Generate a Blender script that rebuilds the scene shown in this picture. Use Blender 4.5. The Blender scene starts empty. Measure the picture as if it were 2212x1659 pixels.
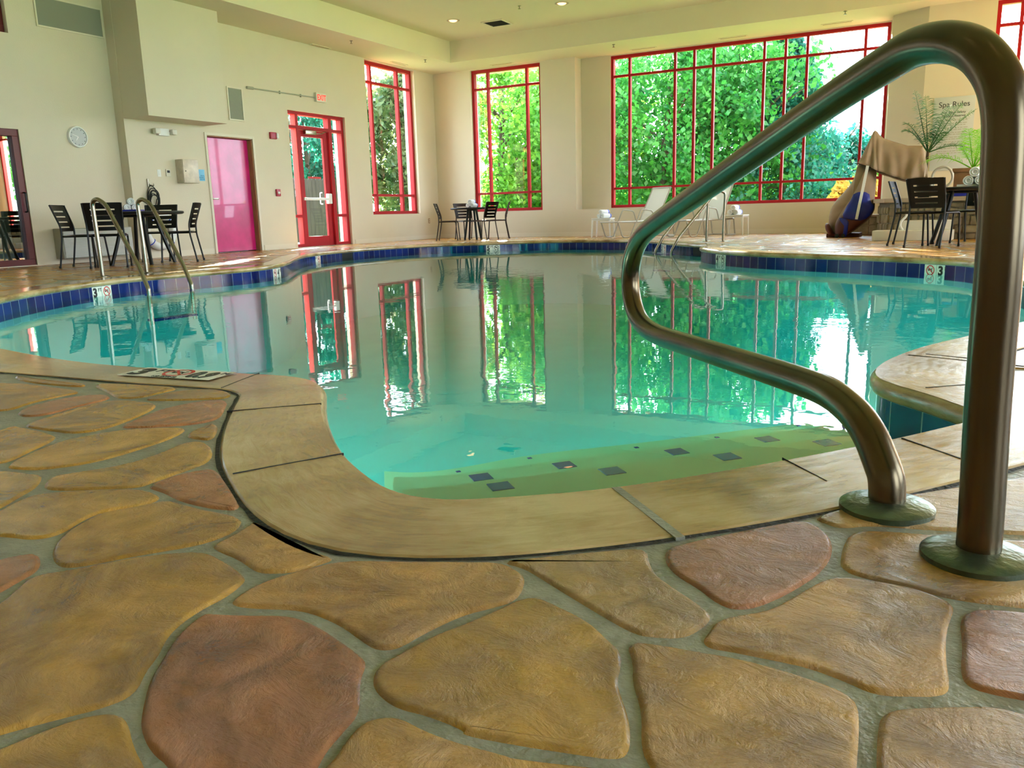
import bpy, bmesh, math, random
from math import sin, cos, pi, radians, sqrt, atan2, floor, hypot
from mathutils import Vector, Matrix, noise
random.seed(7)
SC = bpy.context.scene
COL = SC.collection

# ------------------------------------------------------------------ camera
W_, H_ = 2212, 1659
FPX = 1759.6; YAW, PIT, ROL = 0.4967, -0.2050, -0.0282
CAM = Vector((0, 0, 0.56))
fw = Vector((-sin(YAW)*cos(PIT), cos(YAW)*cos(PIT), sin(PIT)))
r0 = Vector((cos(YAW), sin(YAW), 0)); u0 = r0.cross(fw)
rt = r0*cos(ROL) + u0*sin(ROL); up = -r0*sin(ROL) + u0*cos(ROL)
def ray(px, py): return fw*FPX + rt*(px-W_/2) - up*(py-H_/2)
def UZ(px, py, z=0.0):
    d = ray(px, py); return CAM + d*((z-CAM.z)/d.z)
def UX(px, py, x):
    d = ray(px, py); return CAM + d*(x/d.x)
def UY(px, py, y):
    d = ray(px, py); return CAM + d*(y/d.y)
cd = bpy.data.cameras.new('camera'); cam = bpy.data.objects.new('camera', cd); COL.objects.link(cam)
m = Matrix((rt, up, -fw)).transposed().to_4x4(); m.translation = CAM
cam.matrix_world = m
cd.sensor_fit = 'HORIZONTAL'; cd.sensor_width = 36; cd.lens = FPX*36/W_; cd.clip_start = 0.02; cd.clip_end = 500
SC.camera = cam
SC.view_settings.view_transform = 'Standard'; SC.view_settings.look = 'None'
SC.view_settings.gamma = 1; SC.view_settings.use_curve_mapping = False
SC.view_settings.exposure = 0.0

# ------------------------------------------------------------------ materials
def mat(name, color=(.5,.5,.5), rough=.5, metal=0, noise_amt=0, noise_scale=5, bump=0, bump_scale=30, spec=.5, coat=0, color2=None, stretch=None, trans=0, sheen=0):
    m = bpy.data.materials.new(name); m.use_nodes = True
    N = m.node_tree.nodes; L = m.node_tree.links
    b = N['Principled BSDF']
    b.inputs['Base Color'].default_value = (*color, 1); b.inputs['Roughness'].default_value = rough
    b.inputs['Metallic'].default_value = metal; b.inputs['Specular IOR Level'].default_value = spec
    b.inputs['Coat Weight'].default_value = coat
    if sheen: b.inputs['Sheen Weight'].default_value = sheen
    if noise_amt or bump:
        tc = N.new('ShaderNodeTexCoord'); mp = N.new('ShaderNodeMapping'); L.new(tc.outputs['Object'], mp.inputs[0])
        if stretch: mp.inputs['Scale'].default_value = stretch
    if noise_amt or color2:
        n = N.new('ShaderNodeTexNoise'); n.inputs['Scale'].default_value = noise_scale; n.inputs['Detail'].default_value = 6
        L.new(mp.outputs[0], n.inputs['Vector'])
        r = N.new('ShaderNodeValToRGB'); c2 = color2 or tuple(c*(1-noise_amt) for c in color)
        r.color_ramp.elements[0].position = .35; r.color_ramp.elements[1].position = .65
        r.color_ramp.elements[0].color = (*c2, 1); r.color_ramp.elements[1].color = (*color, 1)
        L.new(n.outputs['Fac'], r.inputs[0]); L.new(r.outputs[0], b.inputs['Base Color'])
    if bump:
        n2 = N.new('ShaderNodeTexNoise'); n2.inputs['Scale'].default_value = bump_scale; n2.inputs['Detail'].default_value = 4
        L.new(mp.outputs[0], n2.inputs['Vector'])
        bp = N.new('ShaderNodeBump'); bp.inputs['Strength'].default_value = bump; bp.inputs['Distance'].default_value = .01
        L.new(n2.outputs['Fac'], bp.inputs['Height']); L.new(bp.outputs[0], b.inputs['Normal'])
    return m
M = {}
M['wall'] = mat('wall_paint', (.71,.62,.47), .6, noise_amt=.04, noise_scale=1.2, bump=.15, bump_scale=60)
M['ceil'] = mat('ceiling_paint', (.80,.71,.52), .8, noise_amt=.05, noise_scale=.6, bump=.2, bump_scale=80)
M['red'] = mat('red_window_frame', (.38,.004,.010), .5, spec=.3)
M['reddark'] = mat('dark_red_frame', (.11,.003,.008), .35)
M['magenta'] = mat('magenta_door_paint', (.74,.015,.20), .3, noise_amt=.25, noise_scale=3, bump=.15, bump_scale=14, coat=.5)
M['trimw'] = mat('door_trim_paint', (.74,.66,.52), .45)
M['wood'] = mat('wood_jamb', (.40,.22,.09), .5, noise_amt=.4, noise_scale=6, stretch=(6,6,.6))
M['white'] = mat('white_plastic', (.8,.8,.78), .35)
M['offw'] = mat('off_white_plastic', (.72,.68,.58), .4)
M['black'] = mat('black_powder_coat', (.007,.0065,.007), .38, spec=.35)
M['brown'] = mat('dark_brown_powder_coat', (.028,.011,.008), .35, spec=.4)
M['rubber'] = mat('black_rubber', (.01,.01,.01), .7)
M['steel'] = mat('brushed_steel', (.36,.32,.26), .27, metal=1, noise_amt=.15, noise_scale=8)
M['bronze'] = mat('tarnished_steel', (.17,.125,.075), .27, metal=1, noise_amt=.5, noise_scale=3, bump=.04, bump_scale=40, stretch=(1,1,.25))
M['verd'] = mat('green_patina_flange', (.15,.19,.13), .3, metal=.8, noise_amt=.45, noise_scale=14, bump=.25, bump_scale=60)
M['sling'] = mat('white_mesh_sling', (.80,.78,.70), .7, bump=.3, bump_scale=300)
M['towel'] = mat('white_towel', (.85,.85,.86), .95, bump=.6, bump_scale=220, sheen=.3)
M['blue'] = mat('blue_towel_stripe', (.02,.06,.55), .8)
M['bluep'] = mat('blue_plastic', (.008,.02,.30), .35, noise_amt=.3, noise_scale=4)
M['canvas'] = mat('tan_canvas', (.34,.235,.155), .85, noise_amt=.12, noise_scale=6, bump=.3, bump_scale=200)
M['maroon'] = mat('maroon_lining', (.09,.02,.015), .6)
M['pipe'] = mat('grey_white_pipe', (.42,.39,.33), .35)
M['stone'] = mat('veneer_stone', (.42,.33,.21), .8, noise_amt=.45, noise_scale=5, bump=.8, bump_scale=25)
M['mortar'] = mat('mortar', (.24,.20,.15), .9, bump=.4, bump_scale=60)
M['cap'] = mat('spa_cap_stone', (.55,.42,.32), .6, noise_amt=.15, noise_scale=3, bump=.2, bump_scale=40)
M['terra'] = mat('brown_planter', (.26,.13,.055), .55, noise_amt=.3, noise_scale=5)
M['dark'] = mat('dark_interior', (.01,.01,.01), .9)
M['navy'] = mat('navy_tile', (.006,.008,.09), .15)
M['fence'] = mat('grey_fence_wood', (.045,.037,.037), .85, noise_amt=.4, noise_scale=3, stretch=(4,4,.5), bump=.4, bump_scale=30)
M['bark'] = mat('bark', (.09,.06,.04), .9, noise_amt=.4, noise_scale=8, bump=.6, bump_scale=20)
M['grass'] = mat('lawn_grass', (.22,.42,.05), .9, noise_amt=.4, noise_scale=2, bump=.5, bump_scale=30)
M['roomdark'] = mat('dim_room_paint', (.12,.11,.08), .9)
M['clockface'] = mat('clock_face', (.45,.47,.46), .25)
M['signb'] = mat('light_blue_sign', (.15,.50,.75), .4)
M['signtxt'] = mat('sign_lettering_blue', (.02,.15,.35), .5)
M['txtblack'] = mat('black_lettering', (.015,.015,.015), .5)
M['txtred'] = mat('red_lettering', (.65,.02,.02), .45)
M['markw'] = mat('marker_tile_white', (.88,.88,.80), .25)
M['signw'] = mat('pale_grey_sign', (.55,.58,.56), .35)
M['alarm'] = mat('fire_alarm_red', (.42,.01,.04), .35)
M['louver'] = mat('grey_louver', (.38,.38,.30), .5)
M['metalbox'] = mat('worn_metal_cabinet', (.66,.56,.44), .4, noise_amt=.25, noise_scale=9, metal=.2)
M['joint'] = mat('black_joint_sealant', (.012,.010,.008), .7, bump=.8, bump_scale=60)

def emis(name, col, s):
    m = bpy.data.materials.new(name); m.use_nodes = True; N = m.node_tree.nodes
    b = N['Principled BSDF']; b.inputs['Base Color'].default_value = (*col,1)
    b.inputs['Emission Color'].default_value = (*col,1); b.inputs['Emission Strength'].default_value = s
    return m
M['lamp'] = emis('warm_lamp', (1,.50,.20), 4.0)
M['exit'] = emis('exit_letters', (1,.04,.03), 1.0)

def glass(name, tint=(1,1,1), ior=1.5, rough=0.0, bump=0, extra=0.0):
    m = bpy.data.materials.new(name); m.use_nodes = True; N = m.node_tree.nodes; L = m.node_tree.links
    N.remove(N['Principled BSDF']); out = N['Material Output']
    t = N.new('ShaderNodeBsdfTransparent'); t.inputs[0].default_value = (*tint,1)
    g = N.new('ShaderNodeBsdfGlossy'); g.inputs['Roughness'].default_value = rough
    f = N.new('ShaderNodeFresnel'); f.inputs[0].default_value = ior
    mx = N.new('ShaderNodeMixShader')
    if extra:
        a = N.new('ShaderNodeMath'); a.operation = 'ADD'; a.use_clamp = True; a.inputs[1].default_value = extra
        L.new(f.outputs[0], a.inputs[0]); L.new(a.outputs[0], mx.inputs[0])
    else: L.new(f.outputs[0], mx.inputs[0])
    L.new(t.outputs[0], mx.inputs[1]); L.new(g.outputs[0], mx.inputs[2]); L.new(mx.outputs[0], out.inputs[0])
    return m
M['glass'] = glass('window_glass', (.97,.99,.98), 1.45)
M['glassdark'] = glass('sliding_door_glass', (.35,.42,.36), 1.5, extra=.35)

def leafmat(name, c1, c2):
    m = bpy.data.materials.new(name); m.use_nodes = True; N = m.node_tree.nodes; L = m.node_tree.links
    b = N['Principled BSDF']; out = N['Material Output']
    tc = N.new('ShaderNodeTexCoord'); n = N.new('ShaderNodeTexNoise'); n.inputs['Scale'].default_value = 1.3; n.inputs['Detail'].default_value = 8; n.inputs['Roughness'].default_value = .8
    L.new(tc.outputs['Object'], n.inputs['Vector'])
    r = N.new('ShaderNodeValToRGB'); r.color_ramp.elements[0].position = .38; r.color_ramp.elements[1].position = .62
    r.color_ramp.elements[0].color = (*c1,1); r.color_ramp.elements[1].color = (*c2,1)
    L.new(n.outputs['Fac'], r.inputs[0]); L.new(r.outputs[0], b.inputs['Base Color'])
    b.inputs['Roughness'].default_value = .5
    tr = N.new('ShaderNodeBsdfTranslucent'); L.new(r.outputs[0], tr.inputs[0])
    mx = N.new('ShaderNodeMixShader'); mx.inputs[0].default_value = .5
    L.new(b.outputs[0], mx.inputs[1]); L.new(tr.outputs[0], mx.inputs[2]); L.new(mx.outputs[0], out.inputs[0])
    return m
M['leafA'] = leafmat('maple_leaves', (.008,.12,.035), (.07,.34,.04))
M['leafB'] = leafmat('conifer_needles', (.004,.085,.07), (.02,.20,.13))
M['leafC'] = leafmat('young_bright_leaves', (.03,.20,.025), (.20,.44,.05))
M['leafD'] = leafmat('pine_needles', (.02,.08,.035), (.14,.17,.06))
M['leafE'] = leafmat('orange_shrub_leaves', (.5,.20,.03), (.55,.45,.08))
M['palmA'] = leafmat('dull_palm_fronds', (.03,.12,.05), (.10,.24,.08))
M['palmB'] = leafmat('bright_palm_fronds', (.16,.48,.02), (.34,.72,.04))

# ------------------------------------------------------------------ mesh helpers
def obj(name, bm, m=None, parent=None, smooth=True, mats=None):
    me = bpy.data.meshes.new(name); bm.to_mesh(me); bm.free()
    o = bpy.data.objects.new(name, me); COL.objects.link(o)
    for x in (mats or ([m] if m else [])): me.materials.append(M[x] if isinstance(x, str) else x)
    if smooth:
        me.polygons.foreach_set('use_smooth', [True]*len(me.polygons))
        me.set_sharp_from_angle(angle=radians(35))
    if parent: o.parent = parent
    return o
def thing(name, label, cat, loc=(0,0,0), rz=0, group=None):
    o = bpy.data.objects.new(name, None); COL.objects.link(o); o.location = loc; o.rotation_euler = (0,0,rz)
    o.empty_display_size = .1
    tag(o, label, cat, group); return o
def tag(o, label=None, cat=None, group=None, kind=None):
    if label: o['label'] = label
    if cat: o['category'] = cat
    if group: o['group'] = group
    if kind: o['kind'] = kind
    return o
def struct(o): o['kind'] = 'structure'; return o
def box(bm, lo, hi, mi=0, rz=0, c=None, bevel=0):
    x0,y0,z0 = lo; x1,y1,z1 = hi
    ps = [(x0,y0,z0),(x1,y0,z0),(x1,y1,z0),(x0,y1,z0),(x0,y0,z1),(x1,y0,z1),(x1,y1,z1),(x0,y1,z1)]
    vs = [bm.verts.new(p) for p in ps]
    fs = [bm.faces.new([vs[i] for i in f]) for f in ((0,3,2,1),(4,5,6,7),(0,1,5,4),(1,2,6,5),(2,3,7,6),(3,0,4,7))]
    for f in fs: f.material_index = mi
    if bevel:
        es = set(e for f in fs for e in f.edges)
        r = bmesh.ops.bevel(bm, geom=list(es), offset=bevel, segments=2, affect='EDGES', profile=.6)
        vs = list(set(v for f in r['faces'] for v in f.verts) | set(v for v in vs if v.is_valid))
    if rz:
        c = Vector(c or ((x0+x1)/2,(y0+y1)/2,0)); R = Matrix.Rotation(rz, 3, 'Z')
        for v in vs: v.co = R @ (v.co-c) + c
    return vs
def chaikin(pts, n=1, closed=True):
    pts = [Vector(p) for p in pts]
    for _ in range(n):
        out = []
        N = len(pts)
        rng = range(N) if closed else range(N-1)
        if not closed: out.append(pts[0])
        for i in rng:
            a, b = pts[i], pts[(i+1) % N]
            out += [a*.75+b*.25, a*.25+b*.75]
        if not closed: out.append(pts[-1])
        pts = out
    return pts
def fillet(pts, r, n=8):
    pts = [Vector(p) for p in pts]; out = [pts[0]]
    rs = r if isinstance(r, (list, tuple)) else [r]*(len(pts)-2)
    for i in range(1, len(pts)-1):
        p, a, b = pts[i], pts[i-1], pts[i+1]
        d1 = (a-p); d2 = (b-p); l1, l2 = d1.length, d2.length
        d1.normalize(); d2.normalize(); ang = d1.angle(d2)
        t = min(rs[i-1]/math.tan(ang/2), l1*.49, l2*.49); rr = t*math.tan(ang/2)
        s = p+d1*t; e = p+d2*t; bis = (d1+d2).normalized(); cc = p+bis*(rr/sin(ang/2))
        v1 = s-cc; v2 = e-cc; tot = v1.angle(v2)
        ax = v1.cross(v2).normalized()
        for k in range(n+1): out.append(cc + Matrix.Rotation(tot*k/n, 3, ax) @ v1)
    out.append(pts[-1]); return out
def tube(bm, pts, r, seg=12, caps=True, closed=False):
    pts = [Vector(p) for p in pts]; n = len(pts)
    rings = []; prev = None
    for i in range(n):
        if closed: t = (pts[(i+1)%n]-pts[i-1]).normalized()
        else: t = (pts[min(i+1,n-1)]-pts[max(i-1,0)]).normalized()
        if prev is None:
            a = Vector((0,0,1)) if abs(t.z) < .9 else Vector((1,0,0))
            u = t.cross(a).normalized()
        else:
            u = (prev - t*prev.dot(t)).normalized()
        prev = u; w = t.cross(u)
        rr = r[i] if isinstance(r, (list,tuple)) else r
        rings.append([bm.verts.new(pts[i]+(u*cos(2*pi*k/seg)+w*sin(2*pi*k/seg))*rr) for k in range(seg)])
    m = n if closed else n-1
    for i in range(m):
        A, B = rings[i], rings[(i+1)%n]
        for k in range(seg): bm.faces.new((A[k],A[(k+1)%seg],B[(k+1)%seg],B[k]))
    if caps and not closed:
        bm.faces.new(rings[0][::-1]); bm.faces.new(rings[-1])
def lathe(bm, prof, c=(0,0,0), seg=32, mi=0, axis='Z'):
    c = Vector(c); rings = []
    for (r, z) in prof:
        ring = []
        for k in range(seg):
            a = 2*pi*k/seg; p = Vector((r*cos(a), r*sin(a), z))
            if axis == 'X': p = Vector((p.z, p.x, p.y))
            if axis == 'Y': p = Vector((p.y, p.z, p.x))
            ring.append(bm.verts.new(c+p))
        rings.append(ring)
    for i in range(len(rings)-1):
        for k in range(seg):
            f = bm.faces.new((rings[i][k],rings[i][(k+1)%seg],rings[i+1][(k+1)%seg],rings[i+1][k])); f.material_index = mi
    if prof[0][0] > 1e-4: bm.faces.new(rings[0][::-1])
    if prof[-1][0] > 1e-4 and not (len(prof)==2 and prof[0][0] < 1e-4): bm.faces.new(rings[-1])
    bmesh.ops.remove_doubles(bm, verts=[v for r_ in rings for v in r_], dist=1e-5)
def prism(bm, poly, z0, z1, mi=0):
    a = [bm.verts.new((p[0],p[1],z0)) for p in poly]; b = [bm.verts.new((p[0],p[1],z1)) for p in poly]
    n = len(poly); bm.faces.new(a[::-1]).material_index = mi; bm.faces.new(b).material_index = mi
    for i in range(n): bm.faces.new((a[i],a[(i+1)%n],b[(i+1)%n],b[i])).material_index = mi
def quad(bm, ps, mi=0):
    f = bm.faces.new([bm.verts.new(p) for p in ps]); f.material_index = mi; return f
def text(name, s, size, m, loc, X, Yv, parent=None, align='LEFT', ext=.0006, sx=1.0, bold=0.0):
    c = bpy.data.curves.new(name, 'FONT'); c.body = s; c.size = size; c.align_x = align; c.extrude = ext; c.offset = bold
    t = bpy.data.objects.new('tmp', c); COL.objects.link(t)
    bpy.context.view_layer.update()
    me = bpy.data.meshes.new_from_object(t.evaluated_get(bpy.context.evaluated_depsgraph_get()))
    bpy.data.objects.remove(t); bpy.data.curves.remove(c)
    X = Vector(X).normalized(); Yv = Vector(Yv).normalized(); Z = X.cross(Yv)
    mm = Matrix((X*sx, Yv, Z)).transposed().to_4x4(); mm.translation = Vector(loc); me.transform(mm)
    me.materials.clear(); me.materials.append(M[m]); me.name = name
    o = bpy.data.objects.new(name, me); COL.objects.link(o)
    if parent: o.parent = parent
    return o
def dup(root, loc, rz, label=None, group=None):
    r = root.copy(); COL.objects.link(r); r.location = loc; r.rotation_euler = (0,0,rz)
    if label: r['label'] = label
    if group: r['group'] = group
    for ch in list(root.children):
        c = ch.copy(); COL.objects.link(c); c.parent = r
        for g in ch.children:
            d = g.copy(); COL.objects.link(d); d.parent = c
    return r

# ------------------------------------------------------------------ room dimensions
XL, XC = -12.08, -12.28        # left wall plane, clock wall plane (set back)
YB, YN = 18.5, 18.85           # back wall plane, niche / big window plane
YS = 17.95                     # wall with the spa sign
ZS, ZC = 4.12, 4.60            # soffit, ceiling
XR, YF = 6.0, -5.0
YSTEP = 9.27
def wallgrid(bm, axis, c0, c1, a0, a1, z0, z1, holes):
    """wall slab between c0..c1 along axis normal, spanning a0..a1, with rectangular holes (a,b,z,z)"""
    A = sorted(set([a0,a1]+[h[0] for h in holes]+[h[1] for h in holes])); Z = sorted(set([z0,z1]+[h[2] for h in holes]+[h[3] for h in holes]))
    for i in range(len(A)-1):
        for j in range(len(Z)-1):
            am, zm = (A[i]+A[i+1])/2, (Z[j]+Z[j+1])/2
            if any(h[0]<am<h[1] and h[2]<zm<h[3] for h in holes): continue
            if axis == 'x': box(bm, (c0,A[i],Z[j]), (c1,A[i+1],Z[j+1]))
            else: box(bm, (A[i],c0,Z[j]), (A[i+1],c1,Z[j+1]))
TH = .35
# openings
PINK = (10.94,12.05,0,2.12); GLD = (13.09,14.88,0,2.76); WA = (15.70,17.65,.65,4.10)
WBx = (-10.98,-9.03,.65,4.10); WCx = (-7.37,-1.42,.65,4.10); WDx = (.38,5.6,.36,4.08)
bm = bmesh.new()
wallgrid(bm, 'x', XL-TH, XL, YSTEP, YB+TH, 0, 4.8, [PINK,GLD,WA])
struct(obj('wall_left', bm, 'wall', smooth=False))
bm = bmesh.new()
SL = (4.2,7.62,0,1.99); UW = (5.2,7.68,3.33,4.5)
wallgrid(bm, 'x', XC-TH, XC, YF, YSTEP, 0, 4.8, [SL,UW])
struct(obj('wall_left_recessed', bm, 'wall', smooth=False))
bm = bmesh.new()
XN0 = -8.12
wallgrid(bm, 'y', YB, YN, XL, XN0, 0, 4.8, [WBx])
box(bm, (XN0,YB,0), (-1.38,YN+.2,.64))
wallgrid(bm, 'y', YN, YN+.2, XN0-.4, -1.2, .64, 4.8, [WCx])
struct(obj('wall_back', bm, 'wall', smooth=False))
# rounded left corner of the niche
bm = bmesh.new()
prism(bm, [(-1.40,YN+.45),(-1.38,YB),(-1.36,18.40),(-.72,YS),(-.72,YS+.5),(-1.0,YN+.45)], 0, 4.7)
struct(obj('wall_back_angled', bm, 'wall', smooth=False))
bm = bmesh.new()
wallgrid(bm, 'y', YS, YS+TH, -.72, XR, 0, 4.8, [WDx])
struct(obj('wall_back_spa', bm, 'wall', smooth=False))
bm = bmesh.new()
RW = [(-2.5,.8,.36,4.08),(2.2,6.6,.36,4.08),(8.0,12.4,.36,4.08),(13.6,17.0,.36,4.08)]
wallgrid(bm, 'x', XR, XR+TH, YF, YS+TH, 0, 4.8, RW)
struct(obj('wall_right', bm, 'wall', smooth=False))
bm = bmesh.new()
FW = []
wallgrid(bm, 'y', YF-TH, YF, XC-TH, XR+TH, 0, 4.8, FW)
struct(obj('wall_front', bm, 'wall', smooth=False))
# ceiling : tray + soffit ring
TX0, TX1, TY0, TY1 = -10.85, 4.8, -3.8, 17.4
bm = bmesh.new()
box(bm, (XC-TH,YF-TH,ZC), (XR+TH,YN+.5,ZC+.3))
struct(obj('ceiling', bm, 'ceil', smooth=False))
bm = bmesh.new()
box(bm, (XC-TH,YF-TH,ZS), (TX0,YN+.5,ZC+.02)); box(bm, (TX1,YF-TH,ZS), (XR+TH,YN+.5,ZC+.02))
box(bm, (TX0,YF-TH,ZS), (TX1,TY0,ZC+.02)); box(bm, (TX0,TY1,ZS), (TX1,YN+.5,ZC+.02))
bmesh.ops.remove_doubles(bm, verts=bm.verts, dist=1e-5)
struct(obj('ceiling_soffit', bm, 'ceil', smooth=False))
# boxed duct on left wall
bm = bmesh.new(); box(bm, (XL-.02,9.275,2.27), (-11.48,10.90,ZS+.01))
struct(obj('trim_duct_box', bm, 'wall', smooth=False))
# baseboards
bm = bmesh.new()
for a,b in ((YSTEP,10.86),(12.13,13.0),(14.97,YB)): box(bm, (XL,a,0), (XL+.012,b,.10))
box(bm, (XL,YB-.012,0), (-1.38,YB,.10))
struct(obj('baseboard_left', bm, 'trimw', smooth=False))

# ------------------------------------------------------------------ windows
def window(idx, axis, c, depth, a0, a1, z0, z1, vb, hb, fr=.06, partial=(), m='red', gm='glass'):
    """frame built as bars; vb: vertical bar centres; hb: horizontal bar centres"""
    bm = bmesh.new(); d0, d1 = c, c+depth
    def bar(aa, ab, za, zb, dd0=d0, dd1=d1):
        lo, hi = (min(dd0,dd1), max(dd0,dd1))
        if axis == 'x': box(bm, (lo,aa,za), (hi,ab,zb), bevel=.004)
        else: box(bm, (aa,lo,za), (ab,hi,zb), bevel=.004)
    bar(a0,a1,z1-fr,z1); bar(a0,a1,z0,z0+fr); bar(a0,a0+fr,z0+fr,z1-fr); bar(a1-fr,a1,z0+fr,z1-fr)
    s = (d1-d0)*.12
    for v in vb: bar(v-fr*.42,v+fr*.42,z0+fr,z1-fr,d0+s,d1-s)
    for h in hb:
        e = sorted([a0+fr]+[q for v in vb for q in (v-fr*.42,v+fr*.42)]+[a1-fr])
        for k in range(0,len(e),2): bar(e[k],e[k+1],h-fr*.38,h+fr*.38,d0+s*1.5,d1-s*1.5)
    o = struct(obj('window_%d'%idx, bm, m, smooth=False))
    bm = bmesh.new(); g = (d0+d1)/2
    if axis == 'x': quad(bm, [(g,a0+fr,z0+fr),(g,a1-fr,z0+fr),(g,a1-fr,z1-fr),(g,a0+fr,z1-fr)])
    else: quad(bm, [(a0+fr,g,z0+fr),(a1-fr,g,z0+fr),(a1-fr,g,z1-fr),(a0+fr,g,z1-fr)])
    obj('pane', bm, gm, o, smooth=False)
    return o
window(1, 'x', XL-.10, -.12, WA[0],WA[1],.65,4.10, [16.05,17.10], [1.10,3.65], fr=.075)
window(2, 'y', YB+.08, .12, WBx[0],WBx[1],.65,4.10, [-10.54,-9.45], [1.10,3.65], fr=.07)
window(3, 'y', YN+.03, .12, WCx[0],WCx[1],.65,4.10, [-6.92,-5.84,-5.40,-4.97,-3.88,-3.44,-3.00,-1.88], [1.10,3.65], fr=.065)
window(4, 'y', YS+.08, .12, WDx[0],WDx[1],.36,4.08, [.77,1.9,2.3,3.5,4.6], [1.11,3.66], fr=.07)
for i,r in enumerate(RW): window(5+i, 'x', XR+.08, .12, r[0],r[1],r[2],r[3], [r[0]+.45,(r[0]+r[1])/2,r[1]-.45], [1.11,3.66], fr=.07)
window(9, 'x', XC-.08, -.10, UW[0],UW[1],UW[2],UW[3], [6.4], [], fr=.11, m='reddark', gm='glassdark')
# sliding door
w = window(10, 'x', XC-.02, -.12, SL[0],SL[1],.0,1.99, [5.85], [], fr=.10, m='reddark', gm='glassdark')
bm = bmesh.new(); tube(bm, fillet([(XC-.02,7.57,.80),(XC+.03,7.57,.80),(XC+.03,7.57,1.08),(XC-.02,7.57,1.08)], .02), .012)
obj('door_handle', bm, 'black', w)
bm = bmesh.new(); box(bm, (XC-.1,SL[0]-.05,-.0), (XC+.05,SL[1]+.06,.012)); struct(obj('trim_door_sill', bm, 'trimw', smooth=False))
# dim room behind the sliding door with sheer curtain
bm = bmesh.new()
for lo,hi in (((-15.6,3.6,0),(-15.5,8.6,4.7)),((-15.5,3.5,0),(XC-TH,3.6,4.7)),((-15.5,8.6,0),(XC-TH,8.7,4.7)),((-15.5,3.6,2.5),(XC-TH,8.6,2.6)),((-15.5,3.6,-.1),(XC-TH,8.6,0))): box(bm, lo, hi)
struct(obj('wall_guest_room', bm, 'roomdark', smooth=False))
bm = bmesh.new()
N = 90; prev = None
for k in range(N+1):
    y = 4.4+3.1*k/N; x = XC-.32+.035*sin(k*1.1)
    a = (bm.verts.new((x,y,.03)), bm.verts.new((x,y,1.95)))
    if prev: bm.faces.new((prev[0],a[0],a[1],prev[1]))
    prev = a
tag(obj('sheer_curtain', bm, 'offw'), 'pale sheer curtain hanging in folds behind the dark sliding glass door', 'curtain')

# glass entrance door unit
bm = bmesh.new()
D0, D1 = XL-.20, XL-.06
def dbar(bm, a,b,z0,z1,x0=D0,x1=D1): box(bm, (x0,a,z0), (x1,b,z1), bevel=.004)
g0,g1,_,gt = GLD
dbar(bm,g0,g1,gt-.06,gt); dbar(bm,g0,g0+.06,0,gt-.06); dbar(bm,g1-.08,g1,0,gt-.06)
dbar(bm,g0+.06,13.36,2.42,2.48); dbar(bm,13.36,13.44,0,gt-.06); dbar(bm,14.38,14.48,0,gt-.06); dbar(bm,13.44,14.38,2.42,2.49); dbar(bm,14.48,g1-.08,2.42,2.48)
dbar(bm,g0+.06,13.36,.62,.68); dbar(bm,14.48,g1-.08,.62,.68); dbar(bm,g0+.06,13.36,0,.07); dbar(bm,14.48,g1-.08,0,.07)
fr = struct(obj('door_1', bm, 'red', smooth=False))
bm = bmesh.new()
for a,b,z0,z1 in ((g0+.06,13.36,.68,2.42),(g0+.06,13.36,.07,.62),(g0+.06,13.36,2.48,2.7),(13.44,14.38,2.49,2.7),(14.48,g1-.08,2.48,2.7),(14.48,g1-.08,.68,2.42),(14.48,g1-.08,.07,.62)):
    quad(bm, [(XL-.13,a,z0),(XL-.13,b,z0),(XL-.13,b,z1),(XL-.13,a,z1)])
obj('pane', bm, 'glass', fr, smooth=False)
bm = bmesh.new(); x0,x1 = XL-.16,XL-.11
dbar(bm,13.45,13.56,.012,2.41,x0,x1); dbar(bm,14.22,14.37,.012,2.41,x0,x1); dbar(bm,13.56,14.22,2.28,2.41,x0,x1); dbar(bm,13.56,14.22,.012,.22,x0,x1)
lf = obj('door_leaf', bm, 'red', fr, smooth=False)
bm = bmesh.new(); quad(bm, [(XL-.135,13.56,.22),(XL-.135,14.22,.22),(XL-.135,14.22,2.28),(XL-.135,13.56,2.28)]); obj('pane', bm, 'glass', lf, smooth=False)
bm = bmesh.new(); box(bm, (XL-.10,13.5,.98), (XL-.05,14.33,1.03), bevel=.012); box(bm, (XL-.115,14.2,.90), (XL-.03,14.32,1.12), bevel=.02); box(bm, (XL-.115,13.47,.975), (XL-.06,13.55,1.035), bevel=.008)
o = obj('push_bar', bm, 'white', fr); o['label'] = 'white panic push bar across the glass door'
bm = bmesh.new(); box(bm, (XL-.11,13.62,2.33), (XL-.03,13.95,2.41), bevel=.008); tube(bm, [(XL-.06,13.9,2.35),(XL-.02,14.1,2.36),(XL-.08,14.3,2.42)], .01); obj('door_closer', bm, 'steel', fr)
bm = bmesh.new(); tube(bm, fillet([(XL-.16,14.14,.9),(XL-.22,14.14,.9),(XL-.22,14.14,1.14),(XL-.16,14.14,1.14)], .03), .012); obj('pull_handle', bm, 'white', fr)
bm = bmesh.new(); box(bm, (XL-.128,13.70,1.43), (XL-.124,14.10,1.47)); obj('red_sticker', bm, 'txtred', fr)
bm = bmesh.new(); box(bm, (XL-.3,g0,0), (XL-.02,g1,.012)); struct(obj('trim_threshold', bm, 'steel', smooth=False))

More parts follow.
